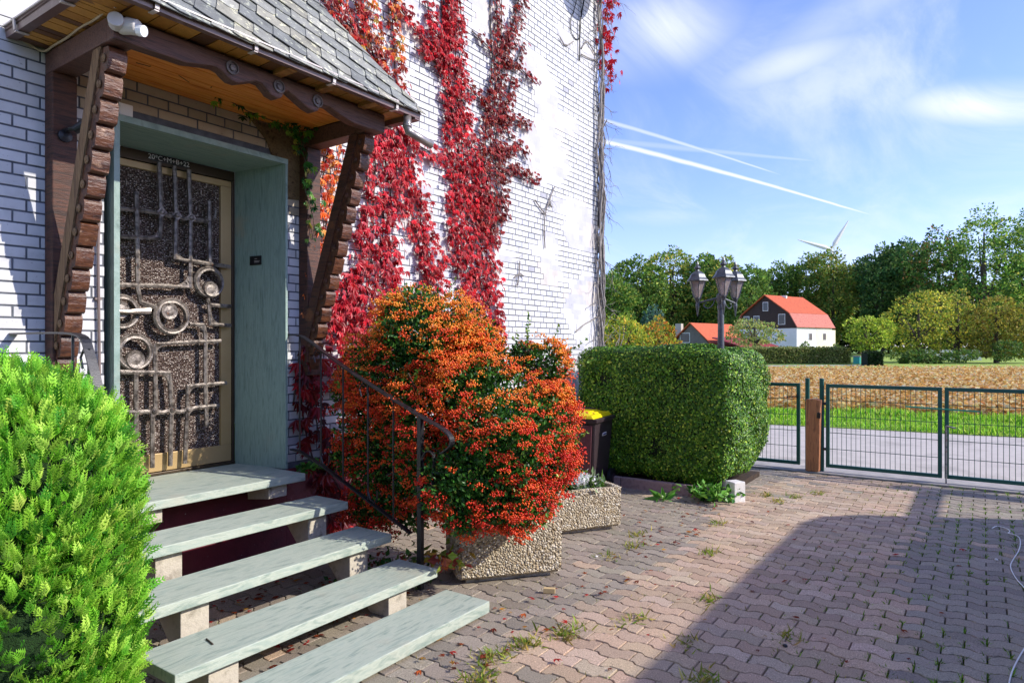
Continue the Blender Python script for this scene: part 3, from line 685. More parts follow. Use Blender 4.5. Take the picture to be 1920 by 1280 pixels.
mb = MB(); mb.tube([(3.30, -.93, 3.035), (3.30, -.93, 2.955), (3.31, -.93, 2.93), (3.335, -.95, 2.915), (3.47, -1.00, 2.865)], .027, 14); mb.tube([(3.30, -.93, 2.975), (3.30, -.93, 2.955)], .031, 14)
mb.build('downpipe', mat('downpipe_metal', ['6f6560', '8d8580', 'a5a09c'], 6, rough=.3, metal=.5), can, smooth=True)
# hipped slate roof
AP = .95; ZR = 3.082; RISE = 1.41
mb = MB()
A = (1.33, -.96, ZR); B_ = (3.40, -.96, ZR); T1 = (1.33+AP, -.004, ZR+RISE*AP); T2 = (3.40-AP, -.004, ZR+RISE*AP)
mb.add([A, B_, T2, T1, (1.33, -.004, ZR), (3.40, -.004, ZR)], [(0, 1, 2, 3), (0, 3, 4), (1, 5, 2), (4, 3, 2, 5), (0, 4, 5, 1)])
mb.build('roof_deck', M_woodd, can)
sl_n = Vector((0, -RISE, 1)).normalized(); sl_u = Vector((0, 1, RISE)).normalized(); SL = AP*math.sqrt(1+RISE**2)
def slates():
    V, Fc, Cc = [], [], []; o = 0; pr = random.Random(2)
    rowh, wd = .125, .205; ang = R(24); ca_, sa_ = math.cos(ang), math.sin(ang)
    shape = [(0, 0), (.04, -.012), (.75, -.012), (.92, .12), (1.0, .42), (1.0, 1.35), (0, 1.35)]
    for r_ in range(-14, 34):
        for k in range(-14, 26):
            bx = k*wd+(r_ % 2)*wd*.47+pr.uniform(-.008, .008); by = r_*rowh
            px = bx*ca_+by*sa_; py = -bx*sa_+by*ca_
            if px < -.3 or px > 2.4 or py < -.2 or py > SL+.1: continue
            P = []
            c = pr.choice([(.20, .215, .215), (.25, .26, .25), (.30, .31, .29), (.17, .185, .19), (.27, .27, .235)]); v = pr.uniform(.85, 1.15); c = tuple(q*v for q in c)
            lift = pr.uniform(0, .003)
            for i, (a, b) in enumerate(shape):
                lx, ly = bx+(a-.02)*wd*1.06, by+b*rowh
                qx = lx*ca_+ly*sa_; qy = -lx*sa_+ly*ca_
                h = .004+.011*(1-b/1.35)+.006*(1-a)+lift
                P.append((qx, qy, h))
            # clip to the trapezoid of the roof slope
            def clip(P, f):
                out = []
                for i in range(len(P)):
                    a, b = P[i], P[(i+1) % len(P)]; fa, fb_ = f(a), f(b)
                    if fa >= 0: out.append(a)
                    if fa*fb_ < 0: t_ = fa/(fa-fb_); out.append(tuple(a[j]+(b[j]-a[j])*t_ for j in range(3)))
                return out
            sq = math.sqrt(1+RISE**2)
            P = clip(P, lambda p: p[1]+.03); P = clip(P, lambda p: SL-p[1]) if P else P
            P = clip(P, lambda p: p[0]-p[1]/sq+.005) if P else P; P = clip(P, lambda p: 2.075-p[1]/sq-p[0]) if P else P
            if len(P) < 3: continue
            W3 = [Vector((1.33, -.96, ZR))+Vector((x_, 0, 0))+sl_u*y_+sl_n*h_ for x_, y_, h_ in P]; W4 = [q-sl_n*.005 for q in W3]
            n_ = len(P); V += [tuple(q) for q in W3+W4]; Cc += [c]*(2*n_)
            Fc.append(tuple(o+i for i in range(n_))); Fc += [(o+i, o+i+n_, o+(i+1) % n_+n_, o+(i+1) % n_) for i in range(n_)]; o += 2*n_
    m = MB(); m.v = [np.array(V)]; m.f = Fc; m.n = o; m.c = [np.concatenate([np.array(Cc), np.ones((o, 1))], 1)]
    m.build('slates', M_slate, can, recalc=False)
slates()
# left hip slope boards (faces the camera side): plain slate courses
mb = MB()
for i in range(16):
    s0, s1 = i/16, (i+1.25)/16; s1 = min(1, s1)
    def P(y_, s): return (1.33+AP*s-.012*(1-0)+(0 if s == s0 else .006), y_, ZR+RISE*AP*s+.008)
    ya0, ya1 = -.96+AP*s0, -.96+AP*s1; yb = -.004; nn = 9
    for j in range(nn):
        a0 = ya0+(yb-ya0)*j/nn; a1 = ya0+(yb-ya0)*(j+1)/nn-.003; b0_ = ya1+(yb-ya1)*j/nn; b1_ = ya1+(yb-ya1)*(j+1)/nn-.003
        c = random.choice([(.20, .215, .215), (.25, .26, .25), (.30, .31, .29)])
        mb.add([P(a0, s0), P(a1, s0), P(b1_, s1), P(b0_, s1)], [(0, 3, 2, 1)], c)
mb.build('hip_slates', M_slate, can)
# ------------------------------------------------------------------ small fittings on the canopy
ms = thing('motion_sensor', (1.56, CYF-.02, 3.02), 'white and silver motion sensor head clipped to the left end of the canopy beam', 'sensor')
mb = MB(); mb.tube([(1.535, -.775, 2.985), (1.55, -.82, 2.985), (1.572, -.850, 2.978), (1.576, -.858, 2.976)], [.034, .038, .036, .031], 18); 
mb.tube([(1.515, -.78, 2.99), (1.485, -.83, 2.992)], [.036, .034], 18); mb.build('sensor_head', M_sens, ms, smooth=False, bevel=.003)
mb = MB(); mb.tube([(1.578, -.855, 2.966), (1.590, -.880, 2.960)], [.027, .026], 14); mb.build('lens', mat('sensor_lens', ['cfd4da', 'f0f2f4'], 5, rough=.15, spec=.8), ms)
mb = MB(); cp = [(1.50, -.80, 3.06), (1.497, -.75, 3.075), (1.494, -.60, 3.05), (1.494, -.45, 3.062), (1.494, -.30, 3.045), (1.494, -.15, 3.05), (1.49, -.03, 3.035), (1.44, -.01, 3.06), (1.36, -.008, 3.09)]
mb.tube(crv(cp, 2), .006, 7, (1, 1, 1)); mb.build('cable', mat('beige_cable', ['a8977c', 'bba98c'], 9, rough=.5), ms)
sp_ = thing('spot_light', (1.56, -.12, 2.63), 'small black spotlight fixed to the left canopy post', 'spotlight')
mb = MB(); mb.tube([(1.56, -.10, 2.63), (1.56, -.16, 2.625), (1.60, -.20, 2.64)], .012, 8); mb.lathe([(.034, 0), (.034, -.012), (.012, -.018)], (1.56, -.10, 2.60), 14, axis='y'); mb.build('bracket', M_black, sp_)
mb = MB(); mb.tube([(1.575, -.18, 2.62), (1.64, -.24, 2.68)], [.022, .034], 14); mb.build('lamp_head', M_black, sp_)
# ================================================================== railings
def railing(root, x, hand, low, bal, post, nm):
    m = MB(); m.strip(crv([(x, y, z) for y, z in hand], 2), .040, .009, (1, 0, 0)); m.build('handrail', M_iron, root)
    m = MB(); m.strip([(x, y, z) for y, z in low], .030, .010, (1, 0, 0)); m.build('lower_rail', M_iron, root)
    def onl(L, y):
        L = sorted(L); return float(np.interp(y, [q[0] for q in L], [q[1] for q in L]))
    for i, y in enumerate(bal):
        m = MB(); z0, z1 = onl(low, y), onl(hand, y)
        m.tube([(x, y, z0), (x, y, z1)], .0065, 6); 
        if i % 2 == 1:
            m.tube([(x, y, z0+.06), (x, y-.02, z0+.01), (x, y-.06, z0-.01), (x, y-.085, z0+.02), (x, y-.085, z0+.07)], .0055, 6)
            m.tube([(x, y, z1-.10), (x, y+.01, z1-.03), (x, y+.05, z1-.005), (x, y+.08, z1-.04), (x, y+.06, z1-.09)], .0055, 6)
        m.build('baluster', M_iron, root)
    y, z0, z1 = post; m = MB(); m.box(x-.016, x+.016, y-.016, y+.016, z0, z1); m.build('post', M_iron, root, bevel=.002)
rr_ = thing('railing', (3.03, -.7, 0), 'black wrought iron handrail with scrolled balusters between the steps and the orange-berried shrub', 'railing')
railing(rr_, 3.03, [(-.005, 1.56), (-.13, 1.56), (-.20, 1.545), (-.70, 1.30), (-1.17, 1.11), (-1.33, 1.045), (-1.47, 1.00), (-1.545, .955), (-1.555, .90), (-1.50, .86), (-1.47, .845)],
        [(-.05, .745), (-.16, .735), (-.40, .66), (-.80, .50), (-1.22, .33)], [-.145, -.375, -.60, -.84, -1.07], (-1.30, 0, 1.05), 'r')
m = MB(); m.strip(crv([(3.03, -1.31, .80), (3.03, -1.36, .86), (3.03, -1.42, .83), (3.03, -1.40, .70), (3.03, -1.40, .62)], 2), .022, .006, (1, 0, 0)); m.build('scroll', M_iron, rr_)
rl_ = thing('railing', (1.34, -.7, 0), 'black iron handrail on the left of the steps, mostly behind the bright green cypress', 'railing')
railing(rl_, 1.36, [(-.005, 1.545), (-.60, 1.545), (-.81, 1.53), (-.86, 1.47), (-1.0, 1.20), (-1.17, .99), (-1.26, .90), (-1.28, .84), (-1.24, .78), (-1.18, .72), (-1.12, .70)],
        [(-.05, 1.0), (-.80, .72), (-1.04, .50)], [-.70, -.86], (-1.14, 0, .92), 'l')

# ================================================================== planters
def planter(name, pa, ang, L, W, H, label):
    """pa = front left bottom corner, ang = direction of the front edge"""
    root = thing(name, (pa[0], pa[1], 0), label, 'planter', 'washed concrete planters by the wall')
    d = Vector((math.cos(ang), math.sin(ang), 0)); n_ = Vector((-d.y, d.x, 0))    # n points away from the viewer
    if n_.y < 0: n_ = -n_
    M = Matrix(((d.x, n_.x, 0, pa[0]), (d.y, n_.y, 0, pa[1]), (0, 0, 1, 0), (0, 0, 0, 1)))
    b = bmesh.new(); t = .055
    def rect(z, i, o_=0): return [(i, i, z), (L-i, i, z), (L-i, W-i, z), (i, W-i, z)]
    loops = [rect(.028, .03), rect(.045, .004), rect(H-.03, 0), rect(H, .008), rect(H, t-.008), rect(H-.02, t), rect(H-.10, t)]
    vs = [[b.verts.new(M@Vector(q)) for q in lp] for lp in loops]
    for a, c in zip(vs, vs[1:]):
        for i in range(4): b.faces.new((a[i], a[(i+1) % 4], c[(i+1) % 4], c[i]))
    b.faces.new(vs[0]); b.faces.new(vs[-1])
    bmesh.ops.bevel(b, geom=[e for e in b.edges if abs((e.verts[0].co-e.verts[1].co).normalized().z) > .6 and e.calc_length() > .1], offset=.03, segments=4, affect='EDGES')
    bmesh.ops.subdivide_edges(b, edges=[e for e in b.edges if e.calc_length() > .05], cuts=14, use_grid_fill=True)
    bmesh.ops.recalc_face_normals(b, faces=b.faces)
    for v in b.verts:
        k = mnoise.noise(v.co*55)*.0035+mnoise.noise(v.co*9)*.003; v.co += Vector((k, k, k*.6))
    me = bpy.data.meshes.new('trough'); b.to_mesh(me); b.free()
    for v in me.vertices: v.co -= root.location
    me.materials.append(M_agg); o = bpy.data.objects.new('trough', me); C.objects.link(o); o.parent = root
    m = MB(); m.box(.07, L-.07, .06, W-.06, 0, .03, M=M); m.build('foot', M_conc, root)
    m = MB(); m.box(t-.004, L-t+.004, t-.004, W-t+.004, H-.12, H-.035, M=M); m.build('soil', M_soil, root)
    return root, M
a1 = math.atan2(-.44, .54)
pl1, MP1 = planter('planter', (3.19, -1.454), a1, .70, .42, .36, 'pebble-faced concrete planter under the orange-berried shrub, nearer the steps')
a2 = math.atan2(-.30, .455)
p2s = (4.969-math.cos(a2)*.86, -1.72-math.sin(a2)*.86)
pl2, MP2 = planter('planter', p2s, a2, .86, .40, .345, 'pebble-faced concrete planter with white flowers in front of the yellow-lidded bin')

# ================================================================== pyracantha
LB = [  # lobes: pixel centre u, v, depth along the view, radius x, z (m)
 (800, 640, 4.75, .38, .36), (730, 700, 4.80, .30, .30), (870, 660, 4.75, .28, .26), (705, 800, 4.80, .26, .30), (800, 790, 4.55, .34, .36), (900, 760, 4.5, .36, .36),
 (960, 845, 4.25, .38, .36), (885, 900, 4.15, .32, .28), (1020, 800, 4.5, .22, .28), (1022, 690, 4.75, .17, .19), (985, 668, 4.75, .12, .10), (1050, 760, 4.6, .10, .14), (715, 880, 4.7, .22, .24), (755, 945, 4.6, .20, .20), (690, 950, 4.7, .15, .14), (650, 850, 4.8, .12, .16), (835, 700, 4.7, .30, .28), (960, 940, 4.05, .25, .17), (800, 880, 4.4, .20, .24), (775, 580, 4.8, .20, .15), (1045, 860, 4.35, .13, .18), (870, 965, 4.0, .13, .12), (655, 735, 4.9, .13, .17)]
pyr = thing('firethorn_shrub', (3.55, -1.5, .3), 'large firethorn shrub covered in orange and red berries beside the steps', 'shrub')
lob = [(np.append(ond(u_, d_)[:2], zat(v_, d_)), rx*1.0, rz*1.0) for u_, v_, d_, rx, rz in LB]
def shell(n, lobes, lo=.82, hi=1.04, wts=None, gap=.25, seed=0, cull=True, flat=1., rough=0):
    """random points near the outside of a union of ellipsoids + outward normals; low-frequency gaps"""
    w_ = np.array([l[1]*l[1]+l[1]*l[2] for l in lobes]); w_ = w_/w_.sum()
    i = rng.choice(len(lobes), n, p=w_); c = np.array([l[0] for l in lobes])[i]; rx = np.array([l[1] for l in lobes])[i]; rz = np.array([l[2] for l in lobes])[i]
    d = norm(rng.normal(size=(n, 3))); s = rng.uniform(lo, hi, n)
    if rough: s = s*(1+rough*(np.sin(d[:, 0]*7+i*2.1)*np.sin(d[:, 1]*6+i)*1.2+np.sin(d[:, 2]*9+i*1.7)*np.sin(d[:, 0]*11+i*.6)))
    q = d*np.stack([rx, rx*flat, rz], -1)*s[:, None]; P = c+q
    keep = np.ones(n, bool)
    if cull:
        for j, l in enumerate(lobes):
            e = (P-l[0])/np.array([l[1], l[1]*flat, l[2]]); keep &= (np.linalg.norm(e, axis=1) > .74) | (i == j)
    if gap:
        f = np.sin(P[:, 0]*9+seed)*np.sin(P[:, 1]*8+seed*2)*np.sin(P[:, 2]*10+seed*3)
        keep &= rng.random(n) > gap*(f > .12)*2.2
    nr = norm(d/np.stack([rx, rx*flat, rz], -1))
    return P[keep], nr[keep], s[keep]
P, nr, s = shell(64000, lob, .35, 1.04, gap=.18, seed=1, cull=False, rough=.11)
d = norm(nr*.8+rng.normal(size=nr.shape)*.7+np.array([0, 0, .25]))
sz = rng.uniform(.022, .040, len(P))
V, Fa, cc = scatter(*LEAF, basis(d), P, sz, pick(['2a5a1e', '3f7a28', '224a18', '5a8f30', '93b048'], len(P), .18, [4, 4, 3, 2, .6]))
npmesh('foliage', V, Fa, cc, M_leaf, pyr)
# berry clusters
Pc, nc, s = shell(7400, lob, .88, 1.10, gap=.0, seed=4, rough=.11)
f = np.sin(Pc[:, 0]*7.3+1)*np.sin(Pc[:, 2]*8.1+2)+.5*np.sin(Pc[:, 1]*9); hgt = (Pc[:, 2]-.4)/1.5
keep = rng.random(len(Pc)) < np.clip(.48+.55*f+.30*hgt+.6*(Pc[:, 0] > 3.95), .08, .97); Pc, nc = Pc[keep], nc[keep]
nb = 20
Pb = np.repeat(Pc, nb, 0); nn_b = np.repeat(nc, nb, 0)
off = rng.normal(size=Pb.shape)*np.array([.021, .021, .010]); Pb = Pb+off+nn_b*.008
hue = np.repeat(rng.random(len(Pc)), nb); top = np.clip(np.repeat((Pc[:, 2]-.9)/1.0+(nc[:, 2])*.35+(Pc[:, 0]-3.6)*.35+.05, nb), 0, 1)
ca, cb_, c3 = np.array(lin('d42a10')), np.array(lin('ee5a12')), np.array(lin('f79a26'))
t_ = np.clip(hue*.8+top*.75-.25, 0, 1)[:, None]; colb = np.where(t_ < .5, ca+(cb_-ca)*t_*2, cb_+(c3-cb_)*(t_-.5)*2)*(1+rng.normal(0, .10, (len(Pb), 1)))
V, Fa, cc = scatter(*OCT, np.tile(np.eye(3), (len(Pb), 1, 1)), Pb, rng.uniform(.0050, .0085, len(Pb)), colb)
npmesh('berries', V, Fa, cc, M_berry, pyr, smooth=True)
m = MB(); pr = random.Random(4); base = MP1@Vector((.35, .2, .30))
for c, rx, rz in lob:
    e = Vector(c); b0 = base+Vector((pr.uniform(-.2, .2), pr.uniform(-.1, .3), 0)); mid = b0.lerp(e, .5)+Vector((pr.uniform(-.1, .1), pr.uniform(-.1, .1), .05))
    m.tube([tuple(q) for q in crv([b0, mid, e], 2)], [.016, .014, .012, .010, .008, .006, .005, .005, .004, .004][:len(crv([b0, mid, e], 2))] if False else .008, 6)
    for _ in range(5):
        q = e+Vector((pr.uniform(-1, 1)*rx, pr.uniform(-1, 1)*rx, pr.uniform(-.6, 1)*rz)); m.tube([tuple(e), tuple(e.lerp(q, .5)+Vector((0, 0, .03))), tuple(q)], .004, 5)
m.build('stems', M_bark, pyr)
V_, F_, C_ = [], [], []
for k in range(46):
    i = pr.randrange(len(lob)); c, rx, rz = lob[i]; g = norm(rng.normal(size=3)+np.array([0, -.4, .5])); p0_ = c+g*np.array([rx, rx, rz])*.95; ln = pr.uniform(.06, .2); p1_ = p0_+g*ln+np.array([0, 0, .03])
    kk = int(ln*170); t_ = rng.random((kk, 1)); PP = p0_+(p1_-p0_)*t_; dd_s = norm(g+rng.normal(size=(kk, 3))*.8)
    a = scatter(*LEAF, basis(dd_s), PP, rng.uniform(.018, .032, kk), pick(['4d7d2a', '6f9a38', '93b048'], kk, .15)); V_.append(a)
npmesh('shoots', *merge(V_), M_leaf, pyr)

# ================================================================== planter 2: white flowers
wf = thing('white_flower_plant', (4.75, -1.45, .31), 'white flowering bedding plant with grey-green leaves in the planter by the bin', 'plant')
c0 = np.array(MP2@Vector((.50, .18, .30))); c1 = np.array(MP2@Vector((.66, .20, .30)))
n = 700; cen = np.where(rng.random((n, 1)) < .6, c0, c1); P = cen+rng.normal(size=(n, 3))*np.array([.06, .06, .03])+np.array([0, 0, .03]); d = norm(rng.normal(size=(n, 3))+np.array([0, 0, 1.0]))
V, Fa, cc = scatter(*LEAFN, basis(d), P, rng.uniform(.04, .09, n), pick(['6f8a5a', '93a884', '557a2c', 'a9b99c'], n, .15)); npmesh('leaves', V, Fa, cc, M_leafg, wf)
n = 260; P = c0+rng.normal(size=(n, 3))*np.array([.055, .055, .03])+np.array([-.03, -.05, .11]); d = norm(rng.normal(size=(n, 3))+np.array([-.3, -.6, .8]))
V, Fa, cc = scatter(*LEAF, basis(d), P, rng.uniform(.022, .038, n), pick(['f2f2f0', 'e6e8ea'], n, .04)); npmesh('petals', V, Fa, cc, M_leafg, wf)

# ================================================================== wheelie bin
bx, by = 6.20, -.62; bn = thing('wheelie_bin', (bx, by, 0), 'dark wheelie bin with a yellow lid standing between the shrub and the hedge', 'bin')
ba = R(8)     # direction of the front
def BM(p): 
    x, y, z = p; z = z*.93; return (bx+x*math.cos(ba)-y*math.sin(ba), by+x*math.sin(ba)+y*math.cos(ba), z)
def frus(m, a, z0, b, z1, col=None):      # a, b = (x0,x1,y0,y1)
    V = [BM((x, y, z0)) for x, y in ((a[0], a[2]), (a[1], a[2]), (a[1], a[3]), (a[0], a[3]))]+[BM((x, y, z1)) for x, y in ((b[0], b[2]), (b[1], b[2]), (b[1], b[3]), (b[0], b[3]))]
    m.add(V, [(3, 2, 1, 0), (4, 5, 6, 7), (0, 1, 5, 4), (1, 2, 6, 5), (2, 3, 7, 6), (3, 0, 4, 7)], col)
M_bin = mat('bin_plastic', ['31272b', '3d3034'], 6, rough=.45); M_binf = mat('bin_plastic_maroon', ['5b343a', '6b4046'], 6, rough=.5, mottle=(9, '7a5a5c', .6, .8)); M_yel = mat('yellow_lid', ['d9c400', 'e8d410'], 4, rough=.4)
# local x: front normal is -x ; y: sideways
m = MB(); frus(m, (-.20, .22, -.24, .24), .06, (-.27, .30, -.28, .28), .80); body = m.build('body', M_bin, bn, bevel=.02)
m = MB(); frus(m, (-.215, -.18, -.20, .20), .09, (-.278, -.25, -.245, .245), .74); m.build('front_panel', M_binf, body, bevel=.004)
m = MB(); frus(m, (-.30, .33, -.305, .305), .765, (-.31, .335, -.31, .31), .81); m.build('rim', M_bin, bn, bevel=.008)
m = MB(); frus(m, (-.315, .25, -.28, .28), .812, (-.29, .25, -.25, .25), .85); frus(m, (-.22, .15, -.21, .21), .85, (-.17, .12, -.17, .17), .878); frus(m, (-.33, -.27, -.12, .12), .80, (-.31, -.27, -.10, .10), .845)
frus(m, (-.14, .10, -.235, -.165), .85, (-.12, .08, -.22, -.18), .868); frus(m, (-.14, .10, .165, .235), .85, (-.12, .08, .18, .22), .868); lid = m.build('lid', M_yel, bn, bevel=.008)
m = MB(); m.tube([BM((.31, -.26, .83)), BM((.33, -.26, .86)), BM((.33, .26, .86)), BM((.31, .26, .83))], .014, 8); m.build('handle', M_bin, bn)
for s in (-1, 1):
    m = MB(); P_ = [BM((.20, s*.27, .10)), BM((.20, s*.31, .10))]; m.tube(P_, .10, 20); wh = m.build('wheel', M_black, bn)
    m = MB(); m.tube([BM((.20, s*.312, .10)), BM((.20, s*.318, .10))], .05, 14); m.build('rim', M_bin, wh)
def sticker(m, x, y, z, w_, h_, side):
    if side == 'f': m.add([BM((x, y-w_/2, z-h_/2)), BM((x, y+w_/2, z-h_/2)), BM((x-.004, y+w_/2, z+h_/2)), BM((x-.004, y-w_/2, z+h_/2)), BM((x-.003, y-w_/2, z-h_/2)), BM((x-.003, y+w_/2, z-h_/2)), BM((x-.007, y+w_/2, z+h_/2)), BM((x-.007, y-w_/2, z+h_/2))], [(0, 1, 2, 3), (4, 5, 6, 7), (0, 1, 5, 4), (1, 2, 6, 5), (2, 3, 7, 6), (3, 0, 4, 7)])
    else:
        s = -1; m.add([BM((x-w_/2, y, z-h_/2)), BM((x+w_/2, y, z-h_/2)), BM((x+w_/2, y-.004, z+h_/2)), BM((x-w_/2, y-.004, z+h_/2)), BM((x-w_/2, y-.003, z-h_/2)), BM((x+w_/2, y-.003, z-h_/2)), BM((x+w_/2, y-.007, z+h_/2)), BM((x-w_/2, y-.007, z+h_/2))], [(0, 1, 2, 3), (4, 5, 6, 7), (0, 1, 5, 4), (1, 2, 6, 5), (2, 3, 7, 6), (3, 0, 4, 7)])
m = MB(); sticker(m, -.280, -.02, .66, .15, .07, 'f'); m.build('label', mat('label_frame', ['1c1416', '241a1c'], 5), body)
m = MB(); sticker(m, -.2855, -.02, .66, .12, .05, 'f'); m.build('label_paper', mat('pink_label', ['c9a7a7', 'd8bcbc'], 40, rough=.6), body)
m = MB(); sticker(m, .02, -.272, .62, .12, .035, 's'); st = m.build('side_sticker', M_white, body)
m = MB(); 
for k in range(7): sticker(m, -.022+k*.013, -.2765, .62, .008, .016, 's')
m.build('lettering', mat('blue_print', ['1c2f6a', '24408a'], 5), body)

# ================================================================== hedge bed kerb, hedge, lamp post
kb = thing('bed_edging', (6.6, -1.2, 0), 'low pinkish concrete edging stones around the foot of the clipped hedge', 'edging')
M_kerb = mat('pink_kerb_stone', ['8f7672', 'a58d86', '7c6763'], 12, rough=.9, bump=.5, bscale=120)
ys = [-2.14, -1.56, -.98, -.40]
for a, b in zip(ys, ys[1:]+[-.02]): m = MB(); m.box(6.44, 6.51, a+.004, b-.004, -.02, .105); m.build('kerb_stone', M_kerb, kb, bevel=.008)
m = MB(); m.prism([(6.42, -2.18), (6.53, -2.25), (6.60, -2.14), (6.49, -2.07)], -.02, .19, 'z'); m.build('corner_block', mat('whitewashed_block', ['c9c6c2', 'e0ddd8'], 20, rough=.85, bump=.4), kb, bevel=.006)
m = MB(); m.box(6.515, 7.9, -2.02, -.02, -.02, .055); m.build('bed_soil', M_soil, kb)
hg = thing('clipped_hedge', (7.2, -1.2, 0), 'dense clipped dark green box hedge around the foot of the lamp post', 'hedge')
def hedge_shape(P0):  # superellipsoid-like block warped so that it bulges at mid height
    return P0
cx, cy, cz = 7.25, -1.235, .765; hx, hy, hz = .70, .87, .70
def hedgepts(n, lo, hi):
    # sample the surface of a rounded box
    fcs = rng.choice(5, n, p=np.array([2.6, 1.6, 1.6, .9, 1.6])/8.3); a, b = rng.uniform(-1, 1, n), rng.uniform(-1, 1, n)
    q = np.zeros((n, 3))
    for k, (ax, sg) in enumerate(((0, -1), (1, -1), (2, 1), (0, 1), (1, 1))):
        m_ = fcs == k; o2 = [i for i in range(3) if i != ax]; q[m_, ax] = sg; q[m_, o2[0]] = a[m_]; q[m_, o2[1]] = b[m_]
    pw = 10.; r_ = (np.abs(q)**pw).sum(1)**(1/pw); qq = q/r_[:, None]
    nr = norm(np.sign(qq)*np.abs(qq)**(pw-1)/np.array([hx, hy, hz]))
    s = rng.uniform(lo, hi, n)
    X = qq*np.array([hx, hy, hz])*s[:, None]
    zt = qq[:, 2]
    taper = 1+.02*np.cos(zt*1.5)-.10*np.clip(-zt-.45, 0, 1)*1.6-.05*np.clip(zt-.6, 0, 1)
    X[:, 0] *= taper; X[:, 1] *= taper
    wob = .022*np.sin(X[:, 1]*6+X[:, 2]*4)+.018*np.sin(X[:, 2]*9+X[:, 0]*7)+.015*np.sin(X[:, 1]*15)*np.sin(X[:, 2]*13)
    X += nr*wob[:, None]
    X += np.array([cx, cy, cz])
    return X, nr
P, nr = hedgepts(110000, .955, 1.015)
keep = rng.random(len(P)) > .45*((np.sin(P[:, 0]*21)*np.sin(P[:, 1]*19)*np.sin(P[:, 2]*23)) > .2)
P, nr = P[keep], nr[keep]; n = len(P)
d = norm(nr*1.0+rng.normal(size=nr.shape)*.65+np.array([0, 0, .55])); sz = rng.uniform(.016, .036, n)*np.where(rng.random(n) < .04, 1.5, 1)
nl_ = norm(nr+rng.normal(size=nr.shape)*.27); sd_ = norm(np.cross(norm(d), nl_)); B = np.stack([sd_, np.cross(nl_, sd_), nl_], -1)
V, Fa, cc = scatter(*LEAF, B, P, sz, pick(['3f6e12', '5a8a1c', '2c5510', '84ac2c', 'b4d048'], n, .16, [4, 4, 2.5, 2, .8])); npmesh('foliage', V, Fa, cc, M_leafh, hg)
m = MB()
Vh, nh = hedgepts(10, 1, 1)
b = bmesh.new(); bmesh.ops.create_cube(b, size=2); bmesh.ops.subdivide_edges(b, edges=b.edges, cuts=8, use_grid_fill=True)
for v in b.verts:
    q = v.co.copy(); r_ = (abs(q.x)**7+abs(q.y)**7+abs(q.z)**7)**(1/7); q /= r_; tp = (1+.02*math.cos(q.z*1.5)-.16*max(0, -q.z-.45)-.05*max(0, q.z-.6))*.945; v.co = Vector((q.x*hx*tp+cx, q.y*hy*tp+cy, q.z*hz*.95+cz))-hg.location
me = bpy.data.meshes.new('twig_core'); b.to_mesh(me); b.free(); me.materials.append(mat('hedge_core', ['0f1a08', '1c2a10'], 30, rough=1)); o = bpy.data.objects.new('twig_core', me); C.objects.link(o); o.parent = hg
m = MB()
for k in range(14): m.tube([(6.75+random.random()*1.1, -1.9+random.random()*1.6, .03), (6.75+random.random()*1.1, -1.9+random.random()*1.6, .5)], .014, 6)
m.build('stems', M_bark, hg)
# bindweed-like weed at the hedge corner and small weeds by the kerb
def tuft(name, c, n, size, cols, label, cat='plant', spread=.08, up=.6, group=None, tmpl=LEAF, mt=None):
    root = thing(name, (c[0], c[1], 0), label, cat, group)
    P = np.array(c)+rng.normal(size=(n, 3))*np.array([spread, spread, spread*.45]); P[:, 2] = np.abs(P[:, 2]-c[2])+c[2]
    d = norm(rng.normal(size=(n, 3))+np.array([0, 0, up])); V, Fa, cc = scatter(*tmpl, basis(d), P, rng.uniform(.6, 1.2, n)*size, pick(cols, n, .15)); npmesh('leaves', V, Fa, cc, mt or M_leaf, root); return root
tuft('climbing_weed', (6.38, -1.97, .05), 320, .07, ['4f8a22', '6fa838', '8fbf5a', '2f6a18'], 'leafy climbing weed at the white corner block of the hedge bed', spread=.10, up=.3)
tuft('dandelion', tuple(onz(1240, 938)[:2])+(.01,), 16, .16, ['4f8a2c', '6fa040'], 'flat dandelion rosette growing at the kerb below the hedge', spread=.03, up=.15, tmpl=LEAFN)

lp = thing('lamp_post', (6.86, -1.93+.02, 0), 'three-armed garden lamp post with old-fashioned lanterns rising out of the hedge', 'street lamp')
LX, LY = 6.865, -1.908
M_lamp = mat('grey_lamp_metal', ['4b4f54', '62666b'], 30, rough=.45, metal=.5, bump=.2); M_lglass = bpy.data.materials.new('smoked_glass'); M_lglass.use_nodes = True
p = M_lglass.node_tree.nodes['Principled BSDF']; setin(p, Roughness=.08, IOR=1.45, Alpha=.62); p.inputs['Base Color'].default_value = (.42, .34, .31, 1); p.inputs['Specular IOR Level'].default_value = .7
m = MB(); m.lathe([(.06, 0), (.06, .12), (.036, .16), (.034, 1.3), (.030, 1.86), (.036, 1.865), (.036, 1.90), (.030, 1.91), (.044, 1.95), (.044, 2.01), (.02, 2.03), (.012, 2.07), (.004, 2.09)], (LX, LY, 0), 16); m.build('post', M_lamp, lp, smooth=False)
MB_ = MB
